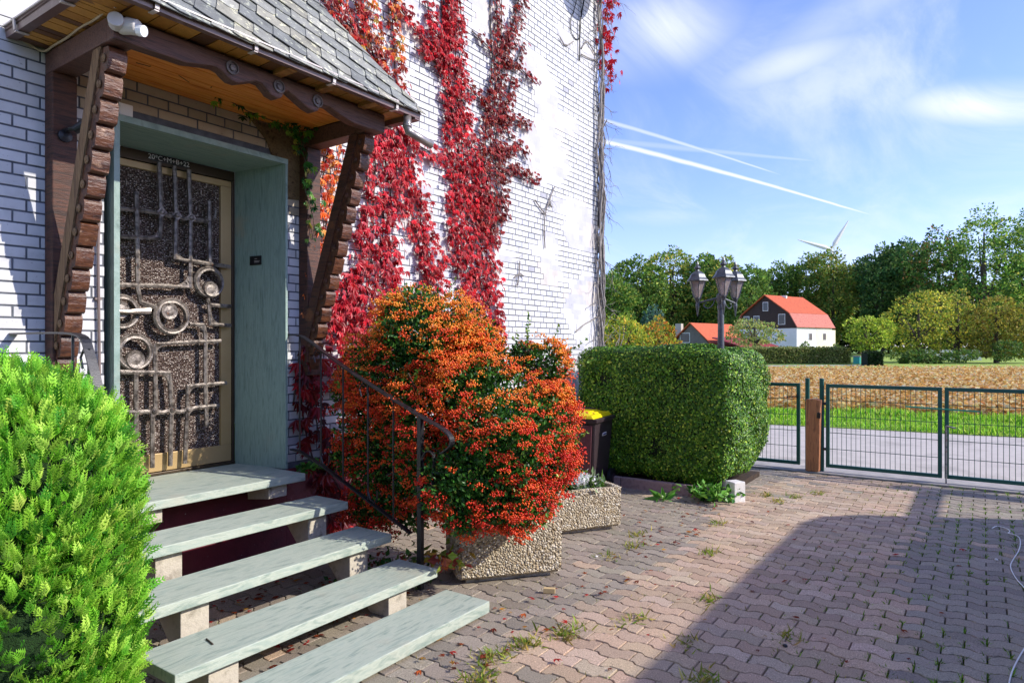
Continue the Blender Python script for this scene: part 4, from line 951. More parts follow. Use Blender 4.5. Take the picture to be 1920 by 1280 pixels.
def lantern(px, py, z):
    class MB(MB_):
        def lathe(s, prof, c, seg=16, **k): MB_.lathe(s, [(r_*1.0, z_*1.0) for r_, z_ in prof], c, seg, **k)
    m = MB(); m.lathe([(.004, -.11), (.010, -.06), (.018, -.02), (.020, .0), (.015, .03), (.022, .05), (.030, .065)], (px, py, z), 10); a = m.build('lantern_stem', M_lamp, lp)
    m = MB(); m.lathe([(.028, .065), (.034, .075), (.034, .085)], (px, py, z), 6); 
    for k in range(6):
        g = 2*math.pi*(k+.5)/6; m.tube([(px+.036*math.cos(g), py+.036*math.sin(g), z+.08), (px+.085*math.cos(g), py+.085*math.sin(g), z+.255)], .0045, 5)
    m.lathe([(.088, .25), (.090, .258), (.086, .262)], (px, py, z), 6); fr = m.build('lantern_frame', M_lamp, lp)
    m = MB(); m.lathe([(.034, .085), (.084, .252)], (px, py, z), 6); m.build('pane', M_lglass, fr)
    m = MB(); m.lathe([(.012, .10), (.013, .15), (.026, .18), (.026, .20), (.012, .22)], (px, py, z), 10); m.build('bulb', M_white, fr)
    m = MB(); m.lathe([(.115, .255), (.112, .265), (.090, .290), (.075, .325), (.045, .350), (.022, .362), (.016, .375), (.035, .385), (.037, .392), (.022, .41), (.012, .418), (.016, .428), (.012, .442), (.004, .465)], (px, py, z), 6); m.build('lantern_roof', M_lamp, lp)
ARM = .235
fwd = Vector((LX, LY+DW, 0)).normalized(); right = Vector((fwd.y, -fwd.x, 0))
for a_ in (R(172), R(-84), R(52)):
    d = right*math.cos(a_)+fwd*math.sin(a_); px, py = LX+d.x*ARM, LY+d.y*ARM
    m = MB(); m.tube([(LX, LY, 1.985), (LX+d.x*ARM, LY+d.y*ARM, 1.93)], .011, 8)
    sc_ = [(LX+d.x*ARM*t_, LY+d.y*ARM*t_, z_) for t_, z_ in ((.25, 1.96), (.35, 1.90), (.55, 1.87), (.72, 1.89), (.74, 1.92), (.62, 1.925))]; m.tube(crv(sc_, 1), .006, 6); m.build('arm', M_lamp, lp)
    lantern(px, py, 1.905)

# ================================================================== cypress in the foreground
cy_ = thing('cypress_bush', (.74, -1.30, 0), 'bright yellow-green rounded false cypress bush in the left foreground', 'bush')
CLP = [(5, 890, 2.38, .39, .37), (80, 878, 2.30, .23, .26), (-90, 900, 2.5, .42, .42), (70, 960, 2.26, .28, .38), (112, 1020, 2.30, .25, .36), (100, 1170, 2.28, .26, .40), (-30, 1120, 2.35, .42, .55), (20, 1020, 2.2, .28, .4), (60, 1300, 2.28, .30, .36), (150, 1240, 2.3, .16, .3), (40, 1180, 2.15, .22, .3), (-60, 1300, 2.3, .36, .4)]
CL = [(np.append(ond(u_, d_)[:2], zat(v_, d_)), a_, b_) for u_, v_, d_, a_, b_ in CLP]
# spray template: a flat fern-like frond of little tapered scales
tv, tf = [], []
def quad(a, b, w0, bend=0):
    a, b = np.array(a, float), np.array(b, float); d = b-a; n_ = np.array([-d[1], d[0], 0]); n_ = n_/max(1e-9, np.linalg.norm(n_))*w0; o = len(tv)
    tv.extend([a-n_*.5, a+n_*.5, (a+b)/2+n_+np.array([0, 0, bend]), b, (a+b)/2-n_+np.array([0, 0, bend])]); 
    tf.append((o, o+1, o+2, o+4)); tf.append((o+4, o+2, o+3, o+3))
quad((0, 0, 0), (0, 1, -.12), .035, .03)
for k in range(5):
    t = .15+.16*k; L = .42*(1-t*.75)
    for s in (-1, 1):
        quad((0, t, .02), (s*L*.72, t+L*.8, .02-.12*L), .048*(1-t*.4), .03)
        if k < 3: quad((s*L*.36, t+L*.4, .02), (s*L*.36+s*.02, t+L*.4+L*.5, 0), .034, .02)
SPR = (np.array(tv), [q if q[2] != q[3] else q for q in tf])
P, nr, s = shell(30000, CL, .84, 1.05, gap=.14, seed=3)
keep = (P[:, 2] > .02); P, nr, s = P[keep], nr[keep], s[keep]; n = len(P)
d = norm(nr*.75+rng.normal(size=nr.shape)*.33+np.array([0, 0, .95])); sz = rng.uniform(.045, .088, n)
up_ = norm(nr+rng.normal(size=nr.shape)*.5)
dd_n = norm(d); s_ = norm(np.cross(dd_n, up_)); n_ = np.cross(s_, dd_n); B = np.stack([s_, dd_n, n_], -1)
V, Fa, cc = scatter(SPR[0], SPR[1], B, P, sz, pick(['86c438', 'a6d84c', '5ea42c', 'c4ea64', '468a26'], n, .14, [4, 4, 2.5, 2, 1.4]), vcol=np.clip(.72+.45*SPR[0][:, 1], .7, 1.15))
# template has degenerate quads (triangle tips): split into tris
tri = np.concatenate([Fa[:, [0, 1, 2]], Fa[:, [0, 2, 3]]]); tri = tri[(tri[:, 0] != tri[:, 1]) & (tri[:, 1] != tri[:, 2]) & (tri[:, 0] != tri[:, 2])]
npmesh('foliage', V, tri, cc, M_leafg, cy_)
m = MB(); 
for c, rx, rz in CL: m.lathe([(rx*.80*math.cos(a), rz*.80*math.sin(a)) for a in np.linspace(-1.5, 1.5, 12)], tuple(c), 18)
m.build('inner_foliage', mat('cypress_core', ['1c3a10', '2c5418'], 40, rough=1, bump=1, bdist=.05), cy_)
m = MB(); m.lathe([(.05, 0), (.04, .4)], (.74, -1.30, 0), 8); m.build('trunk', M_bark, cy_)
# ================================================================== gates and posts
GX = 8.71
def gate_leaf(name, y0, y1, label, extras=None):
    root = thing(name, (GX, y0, 0), label, 'gate')
    z0, z1 = .045, 1.035; t = .04
    m = MB(); m.box(GX-.02, GX+.02, y0, y0-t, z0, z1); m.box(GX-.02, GX+.02, y1, y1+t, z0, z1); m.box(GX-.0195, GX+.0195, y0-t, y1+t, z0, z0+t); m.box(GX-.0195, GX+.0195, y0-t, y1+t, z1-t, z1)
    m.build('frame', M_gate, root, bevel=.004)
    m = MB(); y = y0-t-.03
    while y > y1+t+.01: m.tube([(GX, y, z0+t), (GX, y, z1-t)], .0032, 5, cap=False); y -= .05
    for k in range(1, 5): m.tube([(GX-.006, y0-t, z0+.03+k*.192), (GX-.006, y1+t, z0+.03+k*.192)], .0038, 5, cap=False)
    m.build('wire_mesh', M_gate, root)
    return root
g1 = gate_leaf('garden_gate', -1.02, -2.285, 'narrow green mesh gate between the hedge and the timber post')
m = MB(); m.box(GX-.05, GX-.02, -2.262, -2.25, .86, .90); m.tube([(GX-.05, -2.255, .875), (GX-.055, -2.14, .865)], .008, 6); m.build('latch', M_black, g1)
g2 = gate_leaf('drive_gate', -2.575, -3.742, 'green mesh drive gate leaf hinged beside the timber post')
for z in (.26, .80):
    m = MB(); m.box(GX-.02, GX+.02, -2.575, -2.54, z-.015, z+.015); m.build('hinge', M_black, g2)
g3 = gate_leaf('drive_gate', -3.765, -4.95, 'green mesh drive gate leaf with the drop bolt, cut by the right picture edge')
m = MB(); m.tube([(GX-.04, -3.782, .62), (GX-.045, -3.78, -.01)], .008, 8); m.tube([(GX-.04, -3.782, .62), (GX-.045, -3.87, .60)], .009, 8); m.build('drop_bolt', mat('rusty_bolt', ['7a3b20', '9a9a98', '55585a'], 30, rough=.6), g3)
m = MB(); m.tube([(GX-.03, -3.40, .81), (GX-.03, -4.08, .79)], .009, 8); m.build('locking_bar', mat('light_green_bar', ['2f8f6f', '3aa57f'], 5, rough=.4), g3)
for y, lb in ((-2.368, 'green tubular gate post on the hedge side of the timber post'), (-2.528, 'green tubular gate post on the drive gate side of the timber post')):
    gp = thing('gate_post', (GX, y, 0), lb, 'post', 'green gate posts')
    m = MB(); m.lathe([(.026, -.02), (.026, 1.075), (.027, 1.078), (.027, 1.092), (.020, 1.10)], (GX, y, 0), 16); m.build('tube', M_gate, gp, smooth=False)
    m = MB(); m.tube([(GX-.03, y, .80), (GX-.045, y, .80)], .018, 10); m.build('bolt_head', M_black, gp)
tp = thing('timber_post', (8.64, -2.45, 0), 'reddish brown sawn timber post between the green gate posts', 'post')
m = MB(); m.prism([(-2.375, 0), (-2.518, 0), (-2.525, .35), (-2.532, .70), (-2.538, .845), (-2.47, .862), (-2.378, .850), (-2.374, .4)], 8.57, 8.70, 'x'); m.build('post_body', M_post, tp, bevel=.006)
m = MB(); m.tube([(8.562, -2.52, .64), (8.55, -2.525, .70)], .022, 10); m.build('padlock', M_black, tp)
# far side post closing the drive gate
gp = thing('gate_post', (GX, -4.99, 0), 'green tubular post at the far end of the drive gate', 'post'); m = MB(); m.lathe([(.026, -.02), (.026, 1.09), (.020, 1.10)], (GX, -4.985, 0), 16); m.build('tube', M_gate, gp)

# ================================================================== satellite dish above the picture edge (its shadow falls on the wall)
dc = Vector((7.24, 0, 5.98)); dpos = dc+SUN*(.42/abs(SUN.y)); 
dish = thing('satellite_dish', tuple(dpos), 'grey satellite dish on the house wall near the corner, seen by its shadow', 'satellite dish')
dn = Vector((.25, -1, .45)).normalized(); da = dn.cross(Vector((0, 0, 1))).normalized(); db = da.cross(dn)
m = MB(); V = []; ns = 28; rs = (0, .1, .2, .3, .37)
for r_ in rs:
    for k in range(ns): g = 2*math.pi*k/ns; V.append(tuple(dpos+(da*math.cos(g)+db*math.sin(g)*1.08)*r_+dn*(r_*r_*.7-.05)))
m.add(V, [(i*ns+k, i*ns+(k+1) % ns, (i+1)*ns+(k+1) % ns, (i+1)*ns+k) for i in range(4) for k in range(ns)]); m.build('reflector', M_strip, dish)
m = MB(); m.tube([tuple(dpos-dn*.05), (7.36, -.1, 6.0), (7.36, -.005, 6.0)], .02, 8); m.tube([(7.36, -.12, 5.78), (7.36, -.12, 6.15)], .024, 8); m.build('bracket', M_iron, dish)
m = MB(); a = dpos-db*.36; m.tube([tuple(a), tuple(a+dn*.35+Vector((0, 0, .05)))], .012, 6); m.build('feed_arm', M_iron, dish)
m = MB()
lo = ony(1083, 92)
m.tube(crv([(7.24, -.03, 5.9), (7.16, -.02, 5.6), (7.06, -.015, 5.42), (7.07, -.012, 5.30), (7.20, -.012, 5.24), (7.31, -.012, 5.30), (7.33, -.015, 5.5), (7.30, -.03, 5.9)], 3), .006, 6)
m.tube([(7.36, -.05, 5.85), (7.27, -.03, 5.45), (7.285, -.02, 5.02)], .010, 6); m.build('cable', M_black, dish)

# ================================================================== Virginia creeper
def leafcluster_tv():
    tv, tf = [], []
    for a, L, dz in ((-60, .66, -.10), (-29, .92, -.03), (0, 1.05, .03), (29, .92, -.03), (60, .66, -.10)):
        g = R(a); dx, dy = math.sin(g), math.cos(g); nx, ny = dy, -dx; w_ = .125*L+.02; o = len(tv)
        tv += [(0, 0, 0), (dx*L*.5+nx*w_, dy*L*.5+ny*w_, .03+dz), (dx*L, dy*L, -.10), (dx*L*.5-nx*w_, dy*L*.5-ny*w_, .03+dz)]
        tf += [(o, o+1, o+2, o+3)]
    return np.array(tv), tf
CL5 = leafcluster_tv()
CL3 = (CL5[0][4:16], [(0, 1, 2, 3), (4, 5, 6, 7), (8, 9, 10, 11)])
def creeper(name, label, strokes, cols, wts, size=.085, dens=330, y0=-.035, root=None, orange=None, leafname='leaves', stem=True):
    """strokes: polylines of (u, v, half width px) laid on the wall plane"""
    root = root or thing(name, (float(ony(strokes[0][-1][0], strokes[0][-1][1])[0]), -.03, .3), label, 'climbing plant')
    P = []; m = MB()
    for st in strokes:
        pts = [(ony(u_, v_), abs(ony(u_+hw, v_)[0]-ony(u_-hw, v_)[0])/2) for u_, v_, hw in st]
        for (a, wa), (b, wb) in zip(pts, pts[1:]):
            L = np.linalg.norm(b-a); k = max(1, int(L*(wa+wb)*dens*1.35+L*10)); t = rng.random(k)[:, None]
            q = a+(b-a)*t; ww = (wa+(wb-wa)*t[:, 0]); off = (rng.uniform(-1, 1, k)*.93+rng.normal(0, .09, k))*ww
            dirn = (b-a)/L; side = np.array([dirn[2], 0, -dirn[0]]); q = q+side*off[:, None]; P.append(q)
        nst = max(1, int(np.mean([w_ for _, w_ in pts])/.06))
        if stem:
            for s_ in range(nst):
                o_ = (s_-(nst-1)/2)*.09; line = [(p[0]+o_*(w_ > .05)+random.uniform(-.02, .02), -.012-random.random()*.01, p[2]) for p, w_ in pts]; m.tube([tuple(q) for q in crv(line, 1)], .006, 5)
    P = np.concatenate(P); n = len(P); P[:, 1] = y0-rng.random(n)**2*.07
    d = norm(np.stack([rng.normal(0, .30, n), -rng.uniform(.05, .55, n), -np.ones(n)], -1)); sz = rng.uniform(.6, 1.15, n)*size*.93
    ref = norm(np.stack([rng.normal(0, .5, n), -np.ones(n), rng.normal(.3, .4, n)], -1)); dn_ = norm(d); s_ = norm(np.cross(dn_, ref)); n_ = np.cross(s_, dn_); B = np.stack([s_, dn_, n_], -1)
    col = pick(cols, n, .2, wts)*np.array([1.0, .48, .52])
    if orange is not None: 
        k = orange(P); oc = pick(['c86a1e', 'd98a2a', '9a5a1e', 'b5a03a'], n, .15); col = np.where((rng.random(n) < k)[:, None], oc, col)
    a = scatter(*CL5, B, P, sz, col)
    npmesh(leafname, *a, M_leaf, root)
    if stem: m.build('stems', M_bark, root)
    return root
REDS = ['b31526', '96101e', 'cf1e30', '77171c', 'c0343e', 'e03244']; RW = [4, 3, 3, 2, 1.5, 1.2]
DRK = ['7d1a18', '96201c', '5c1c14', 'a83a22', '8b4a22']; DW_ = [3, 3, 2, 1.4, 1]
creeper('virginia_creeper', 'red Virginia creeper with the widest V-shaped trunk of leaves, right of the canopy', [
    [(842, -40, 17), (845, 60, 21), (846, 140, 26), (850, 210, 28), (862, 290, 36), (872, 360, 42), (880, 430, 48), (888, 500, 42), (900, 570, 38), (912, 640, 28), (922, 690, 14)],
    [(800, 5, 12), (808, 70, 13), (830, 130, 14)], [(738, 5, 8), (770, 48, 9), (800, 82, 9), (832, 118, 10)], [(776, 90, 5), (800, 105, 7), (828, 132, 8)], [(830, 0, 9), (835, 80, 9)]],
    REDS, RW, size=.062, dens=900)
r1 = creeper('virginia_creeper', 'dark red right fork of the big creeper with thin shoots reaching over the white brick', [
    [(928, -40, 9), (928, 60, 10), (930, 130, 13), (922, 200, 20), (915, 270, 26), (920, 340, 30), (915, 410, 28), (905, 440, 26)], [(973, -10, 9), (960, 50, 10), (940, 115, 11)],
    [(935, 120, 5), (970, 125, 5), (1000, 155, 4)], [(962, 128, 4), (978, 80, 2)], [(960, 140, 5), (950, 190, 7), (935, 235, 8)], [(930, 225, 6), (965, 225, 7), (992, 238, 5)], [(925, 290, 8), (955, 285, 6), (962, 268, 6), (975, 275, 6), (985, 300, 4)],
    [(930, 335, 8), (962, 312, 6), (985, 330, 6), (1003, 340, 5)], [(925, 405, 3), (948, 406, 3)], [(920, 95, 5), (885, 60, 4)], [(905, 195, 7), (872, 160, 5)], [(945, 235, 5), (955, 260, 4)]],
    DRK, DW_, size=.055, dens=900)
creeper('virginia_creeper', 'brownish red creeper strands climbing beside the edge of the slate canopy roof', [
    [(600, -30, 14), (622, 20, 26), (655, 60, 30), (690, 110, 26), (712, 160, 14)], [(668, -20, 22), (690, 50, 22), (700, 110, 20), (715, 150, 10)],
    [(728, -30, 11), (733, 60, 12), (738, 120, 12), (747, 190, 10)]],
    ['96201c', 'b8401f', '9a5426', 'c02424', '7a2a1a'], [3, 2.4, 2, 1.8, 1.5], size=.064, dens=700, orange=lambda P: np.where((P[:, 0] > 3.7) & (P[:, 0] < 4.5) & (P[:, 2] > 3.9), .45, .08))
creeper('virginia_creeper', 'pinkish red creeper mass between the carved right brace and the middle strand', [
    [(700, 225, 40), (712, 290, 36), (710, 360, 38), (706, 430, 42), (700, 500, 48), (688, 580, 58), (672, 650, 66), (650, 740, 70)], [(655, 520, 24), (625, 620, 34)], [(748, 250, 10), (800, 285, 11), (838, 300, 9)]],
    ['b8323a', 'c4243a', 'a31228', 'd4485a', '8a0f1a', 'c96a72'], [3, 3, 2.5, 2, 2, 1], size=.070, dens=620)
creeper('virginia_creeper', 'slim red creeper strand just left of the big V-shaped one, ending behind the berries', [
    [(738, 235, 20), (755, 300, 24), (768, 360, 26), (783, 430, 27), (798, 490, 26), (812, 550, 22), (820, 620, 14)], [(812, 520, 5), (835, 480, 3)]],
    REDS, RW, size=.062, dens=780)
creeper('virginia_creeper', 'orange and yellow creeper leaves between the canopy post and the right brace', [
    [(625, 270, 22), (612, 340, 26), (600, 420, 26), (590, 500, 24), (580, 590, 22)]],
    ['e8a03a', 'd8702a', 'f0c85a', 'a83a22', 'd8d86a'], [3, 2.6, 2, 2, 1], size=.062, dens=520)
creeper('virginia_creeper', 'deep red creeper on the maroon plinth right of the top step, behind the handrail', [
    [(575, 640, 16), (572, 720, 22), (578, 800, 28), (600, 870, 34), (640, 940, 44), (680, 990, 40)], [(700, 760, 40), (740, 830, 50), (760, 900, 45)], [(560, 660, 6), (548, 760, 8)]],
    ['6d1518', '8a1420', '4f1114', '9a2a1a', 'b8323a'], [4, 3, 2.4, 1.5, 1.5], size=.12, dens=210)
# green tendril hanging under the canopy
gt = thing('green_creeper', (2.95, -.12, 2.95), 'green creeper tendril hanging along the canopy ceiling and down beside the right post', 'climbing plant')
pts = [onx(0, 0, 1)]*0; line = [ony(u_, v_, -.16) for u_, v_ in ((355, 155), (400, 172), (440, 195), (470, 212), (505, 225), (540, 238), (560, 246), (600, 243), (632, 240))]; line2 = [ony(u_, v_, -.13) for u_, v_ in ((560, 245), (562, 270), (572, 300), (578, 330), (570, 352), (580, 380), (590, 420), (585, 450))]
m = MB(); m.tube([tuple(p) for p in crv(line, 1)], .003, 5); m.tube([tuple(p) for p in crv(line2, 1)], .003, 5)
for q in ([(355, 155), (300, 118), (262, 100), (240, 104)], [(395, 165), (410, 150), (425, 140)], [(300, 118), (280, 125), (255, 118)]): m.tube([tuple(ony(*p, -.3)) for p in q], .0022, 4)
m.build('stems', M_bark, gt)
def along(L, k, spread):
    L = np.array(L); i = rng.integers(0, len(L)-1, k); t = rng.random((k, 1)); return L[i]+(L[i+1]-L[i])*t+rng.normal(size=(k, 3))*spread
P = np.concatenate([along(line[1:], 34, .016), along(line[4:], 34, .022), along(line2, 60, .030)]); n = len(P)
d = norm(np.stack([rng.normal(0, .5, n), -rng.uniform(0, .8, n), -np.ones(n)], -1))
V, Fa, cc = scatter(*CL5, basis(d, upref=None), P, rng.uniform(.035, .07, n), pick(['2f6a24', '4f8f2f', '7aa83a', 'a8a040', '1f4f2a'], n, .15, [4, 3, 2, 1, 2])); npmesh('leaves', V, Fa, cc, M_leaf, gt)
# bare, mostly leafless vine on the house corner
cv = thing('bare_vine', (7.8, -.05, 1.2), 'nearly leafless grey vine climbing the far corner of the house', 'climbing plant')
m = MB(); pr = random.Random(8)
for k in range(30):
    xo = pr.uniform(-.14, .10); flare = pr.uniform(-1, 1); z0 = pr.uniform(1.2, 1.6) if k < 28 else pr.uniform(1.5, 4); z1 = pr.uniform(3.5, 7.2)
    P = []; z = z0; ph = pr.random()*9
    while z < z1:
        fl = flare*.30*max(0, (2.3-z)/1.0)**1.3; a = xo*.75+fl*.55+.05*math.sin(z*3+ph)+.03*math.sin(z*7+ph*2); P.append((7.83+a, -.03-.05*abs(math.sin(z*2+ph))-.03*pr.random() if a < .0 else -.02+pr.uniform(-.04, .10), z)); z += pr.uniform(.12, .25)
    if len(P) > 3: m.tube(crv(P, 1), pr.uniform(.003, .009) if k > 3 else .014, 5)
m.build('trunk', M_twig, cv)
m = MB()
def twig(p, d, L, r_, depth):
    P = [Vector(p)]; d = Vector(d).normalized()
    for i in range(6): d = (d+Vector((pr.gauss(0, .35), pr.gauss(0, .15), pr.gauss(-.10, .3)))).normalized(); P.append(P[-1]+d*L/6)
    m.tube([tuple(q) for q in P], [r_*(1-i/8) for i in range(7)], 4)
    if depth:
        for k in range(3): twig(P[pr.randint(1, 5)], (d.x+pr.gauss(0, .6), d.y+pr.gauss(0, .3), d.z+pr.gauss(-.3, .6)), L*.5, r_*.6, depth-1)
for k in range(60):
    z = pr.uniform(1.4, 6.5); s_ = pr.choice((-1, 1, 1)); twig((7.82+.06*s_, -.05, z), (s_*pr.uniform(.3, 1), -.15*abs(pr.gauss(0, 1)), pr.uniform(-1.2, .4)), pr.uniform(.15, .5), .005, 1)
for q in ([(1040, 350), (1030, 375), (1022, 400), (1020, 430), (1022, 465)], [(1003, 375), (1015, 392), (1022, 400)], [(1030, 375), (1035, 392), (1030, 380)], [(975, 490), (973, 520), (970, 535)], [(965, 520), (975, 512), (982, 518)], [(1080, 622), (1095, 608), (1110, 600), (1125, 590)], [(1050, 70), (1060, 88), (1075, 78)], [(1090, 102), (1105, 110), (1120, 114)], [(1090, 92), (1100, 75), (1110, 90), (1118, 105)]):
    P = [Vector(ony(u_, v_, -.02)) for u_, v_ in q]; m.tube([tuple(a) for a in crv(P, 1)], .008, 5)
    for k in range(5): a = pr.choice(P); twig(a, (pr.gauss(0, 1), -.1, pr.gauss(-.4, .8)), .16, .003, 0)
for k in range(3): P = [Vector((7.85+pr.uniform(-.1, .2)+.02*math.sin(i*1.3+k), -.22-.03*k, 1.75-i*.13)) for i in range(9)]; m.tube([tuple(a) for a in crv(P, 1)], .004, 5)
m.build('twigs', M_twig, cv)
P = np.concatenate([along([np.array((7.98, -.06, 6.1)), np.array((8.0, -.06, 5.55)), np.array((8.04, -.06, 4.9))], 70, .06), along([np.array((7.82, -.06, 6.3)), np.array((7.84, -.06, 5.2))], 34, .06)]); n = len(P)
d = norm(np.stack([rng.normal(0, .35, n), -rng.uniform(0, .5, n), -np.ones(n)], -1)); V, Fa, cc = scatter(*CL5, basis(d), P, rng.uniform(.07, .11, n), pick(['c41a2a', 'd42a3a', 'a31220'], n, .15)); npmesh('leaves', V, Fa, cc, M_leaf, cv)

# ================================================================== garage opposite (its shadow crosses the yard) and carport beam
gr = thing('garage', (2, -8.5, 0), 'flat-roofed garage across the yard behind the camera', 'garage')
hG = 2.8; ox, oy = hG*SUN.x/SUN.z, hG*SUN.y/SUN.z
E1 = (6.40+ox, -2.93+oy); E2 = (7.55+ox, -5.1+oy); 
m = MB(); m.prism([(-7, -2.86+oy), (2.9+ox, -2.84+oy), (6.0+ox, -2.86+oy), (6.32+ox, -2.96+oy), (6.55+ox, -3.2+oy), E2, (E2[0], -13), (-7, -13)], 0, hG-.14, 'z'); m.build('wall', mat('garage_render', ['8f8b84', 'a39f98'], 4, rough=.9), gr)
m = MB(); m.prism([(-7.05, -2.85+oy), (2.9+ox, -2.83+oy), (6.0+ox, -2.85+oy), (6.34+ox, -2.95+oy), (6.58+ox, -3.2+oy), (E2[0]+.05, E2[1]), (E2[0]+.05, -13), (-7.05, -13)], hG-.138, hG, 'z'); m.build('roof_edge', M_woodd, gr)
m = MB(); m.box(1.6, 4.0, -2.8+oy-.06, -2.84+oy+.0, .02, 2.2); m.build('garage_door', mat('garage_door', ['6a5038', '7d6046'], 5), gr)
bx_ = thing('carport_beam', (8.0+ox, -4+oy, 2.7), 'timber carport beam sticking out from the garage roof', 'beam')
m = MB(); m.box(6.4+ox, 8.02+ox, -3.62+oy, -3.52+oy, hG-.12, hG-.02); m.box(7.99+ox, 8.20+ox, -9+oy, -3.30+oy, hG-.13, hG-.01); m.build('rail', M_woodd, bx_)
m = MB(); m.box(8.03+ox, 8.15+ox, -8.2+oy, -8.1+oy, 0, hG-.13); m.build('support', M_woodd, bx_)

# ================================================================== far buildings
def pent(root_name, label, u, dep, gw, ln, ang, zw, zb, zr, M_low, M_up, M_rf, brk=.55, wins=(), group=None, over=.35, zg=0, gamb=True):
    """gable-ended house: corner nearest the camera at pixel column u; gable runs to the left, long wall to the right"""
    c = ond(u, dep, zg); root = thing(root_name, c, label, 'house')
    rt = np.array([cth, -sth, 0]); fw = np.array([sth, cth, 0])
    gl = -rt*math.cos(ang)+fw*math.sin(ang); lg = rt*math.sin(ang)+fw*math.cos(ang)    # gable direction, long direction
    def Pt(a, b, z): q = c+gl*a+lg*b; return (q[0], q[1], z)
    if gamb: prof = [(-over*.6, zb), (gw*.10, zb+(zr-zb)*.42), (gw/2, zr), (gw*.90, zb+(zr-zb)*.42), (gw+over*.6, zb)]
    else: prof = [(-over, zb-over*.9), (gw/2, zr), (gw+over, zb-over*.9)]
    m = MB(); V = [Pt(a, b, z) for b in (0, ln) for a, z in ((0, zg), (gw, zg), (gw, zb), (0, zb))]; m.add(V, [(0, 1, 2, 3), (7, 6, 5, 4), (0, 4, 5, 1), (1, 5, 6, 2), (3, 2, 6, 7), (0, 3, 7, 4)]); m.build('wall', M_low, root)
    ins = [(max(.02, min(gw-.02, a)), z-.06) for a, z in prof]; m = MB(); V = [Pt(a, b, z) for b in (.01-.04, ln+.03) for a, z in ins]; k = len(ins)
    m.add(V, [tuple(range(k)), tuple(range(2*k-1, k-1, -1))]+[(i, i+k, (i+1) % k+k, (i+1) % k) for i in range(k)]); m.build('gable', M_up, root)
    for i in range(len(prof)-1):
        m = MB(); (a0, z0), (a1, z1) = prof[i], prof[i+1]; d = Vector((a1-a0, z1-z0)).normalized(); nx, nz = -d.y*.12, d.x*.12
        if nz < 0: nx, nz = -nx, -nz
        V = [Pt(a, b, z) for b in (-over, ln+over) for a, z in ((a0, z0), (a1, z1), (a1+nx, z1+nz), (a0+nx, z0+nz))]; m.add(V, [(0, 1, 2, 3), (7, 6, 5, 4), (0, 4, 5, 1), (1, 5, 6, 2), (2, 6, 7, 3), (3, 7, 4, 0)]); m.build('roof_slope', M_rf[0] if (0 < i < len(prof)-2 or not gamb) else M_rf[1], root)
    def win(side, s, z, w_, h_, M_in):
        for nm, e, mm, o_ in (('window', .0, M_white, .05), ('pane', -.09, M_in, .07)):
            ww, hh = w_/2+e, h_/2+e; m = MB()
            if side == 'g': V = [Pt(s+a, -o_ if b_ else .0, z+q) for b_ in (0, 1) for a, q in ((-ww, -hh), (ww, -hh), (ww, hh), (-ww, hh))]
            else: V = [Pt(-o_ if b_ else .0, s+a, z+q) for b_ in (0, 1) for a, q in ((-ww, -hh), (ww, -hh), (ww, hh), (-ww, hh))]
            m.add(V, [(0, 1, 2, 3), (7, 6, 5, 4), (0, 4, 5, 1), (1, 5, 6, 2), (2, 6, 7, 3), (3, 7, 4, 0)])
            if nm == 'window': wo_ = m.build(nm, mm, root)
            else: m.build(nm, mm, wo_)
    for w_ in wins: win(*w_)
    return root, Pt
M_wpl = mat('white_render', ['dcdcd8', 'efefec'], .6, rough=.9); M_brw = mat('brown_cladding', ['33261f', '44332a'], 2, (1, 1, .2), rough=.8)
M_r1 = mat('orange_roof_tiles', ['b04a26', 'c25c34', 'a04022'], 3, rough=.8, bump=.5); M_r2 = mat('pink_roof_tiles', ['a8584a', 'bb7060', '9a4c40'], 2.2, (1, 1, 3), rough=.8, bump=.5); M_pane = mat('window_glass', ['20262c', '3a444c'], 1, rough=.1)
M_cream = mat('cream_render', ['e6dcb8', 'efe6c6'], .6, rough=.9); M_rfd = mat('dark_red_roof', ['7a1e20', '8c2a2a'], 2, rough=.7); M_grey = mat('grey_cladding', ['6a625c', '7c746c'], 2, rough=.9)
DH = 92
h1, Pt = pent('farm_house', 'white and brown house with a steep orange-red roof beyond the field', 1494, DH, 9.8, 8.6, R(56), 3.8, zat(614, DH), zat(553, DH+3), M_wpl, M_brw, (M_r1, M_r2),
     wins=[('g', 4.9, zat(573, DH+2), .9, 1.3, M_pane), ('g', 2.3, zat(598, DH+1), 1.1, 1.5, M_pane), ('g', 6.4, zat(600, DH+3), 1.0, 1.4, M_pane), ('g', 8.1, zat(600, DH+3), 1.0, 1.4, M_pane), ('l', 3.2, zat(631, DH+1), .9, 1.1, M_pane), ('l', 6.6, zat(631, DH+3), .9, 1.1, M_pane), ('g', 2.4, zat(632, DH+1), 1.0, .9, M_rfd)])
m = MB(); V = [Pt(-.03, b, z) for b in (4.7, 9.4) for z in (0, zat(617, DH))]+[Pt(0.01, b, z) for b in (4.7, 9.4) for z in (0, zat(617, DH))]; m.add(V, [(0, 2, 3, 1), (4, 5, 7, 6), (0, 1, 5, 4), (2, 6, 7, 3), (1, 3, 7, 5), (0, 4, 6, 2)]); m.build('cream_wall', M_cream, h1)
m = MB(); q = Pt(4.8, 4.0, 0); m.box(q[0]-.35, q[0]+.35, q[1]-.5, q[1]+.5, zat(565, DH), zat(548, DH)); m.build('chimney', M_white, h1)
h2, Pt2 = pent('low_house', 'low grey gabled house with a long orange roof left of the taller farm house', 1340, 84, 6.8, 9.5, R(48), 1.2, zat(650, 84), zat(606, 86), M_wpl, M_grey, (M_r1, M_r1), gamb=False, wins=[('g', 4.3, zat(633, 86), 1.5, 1.3, M_pane)])
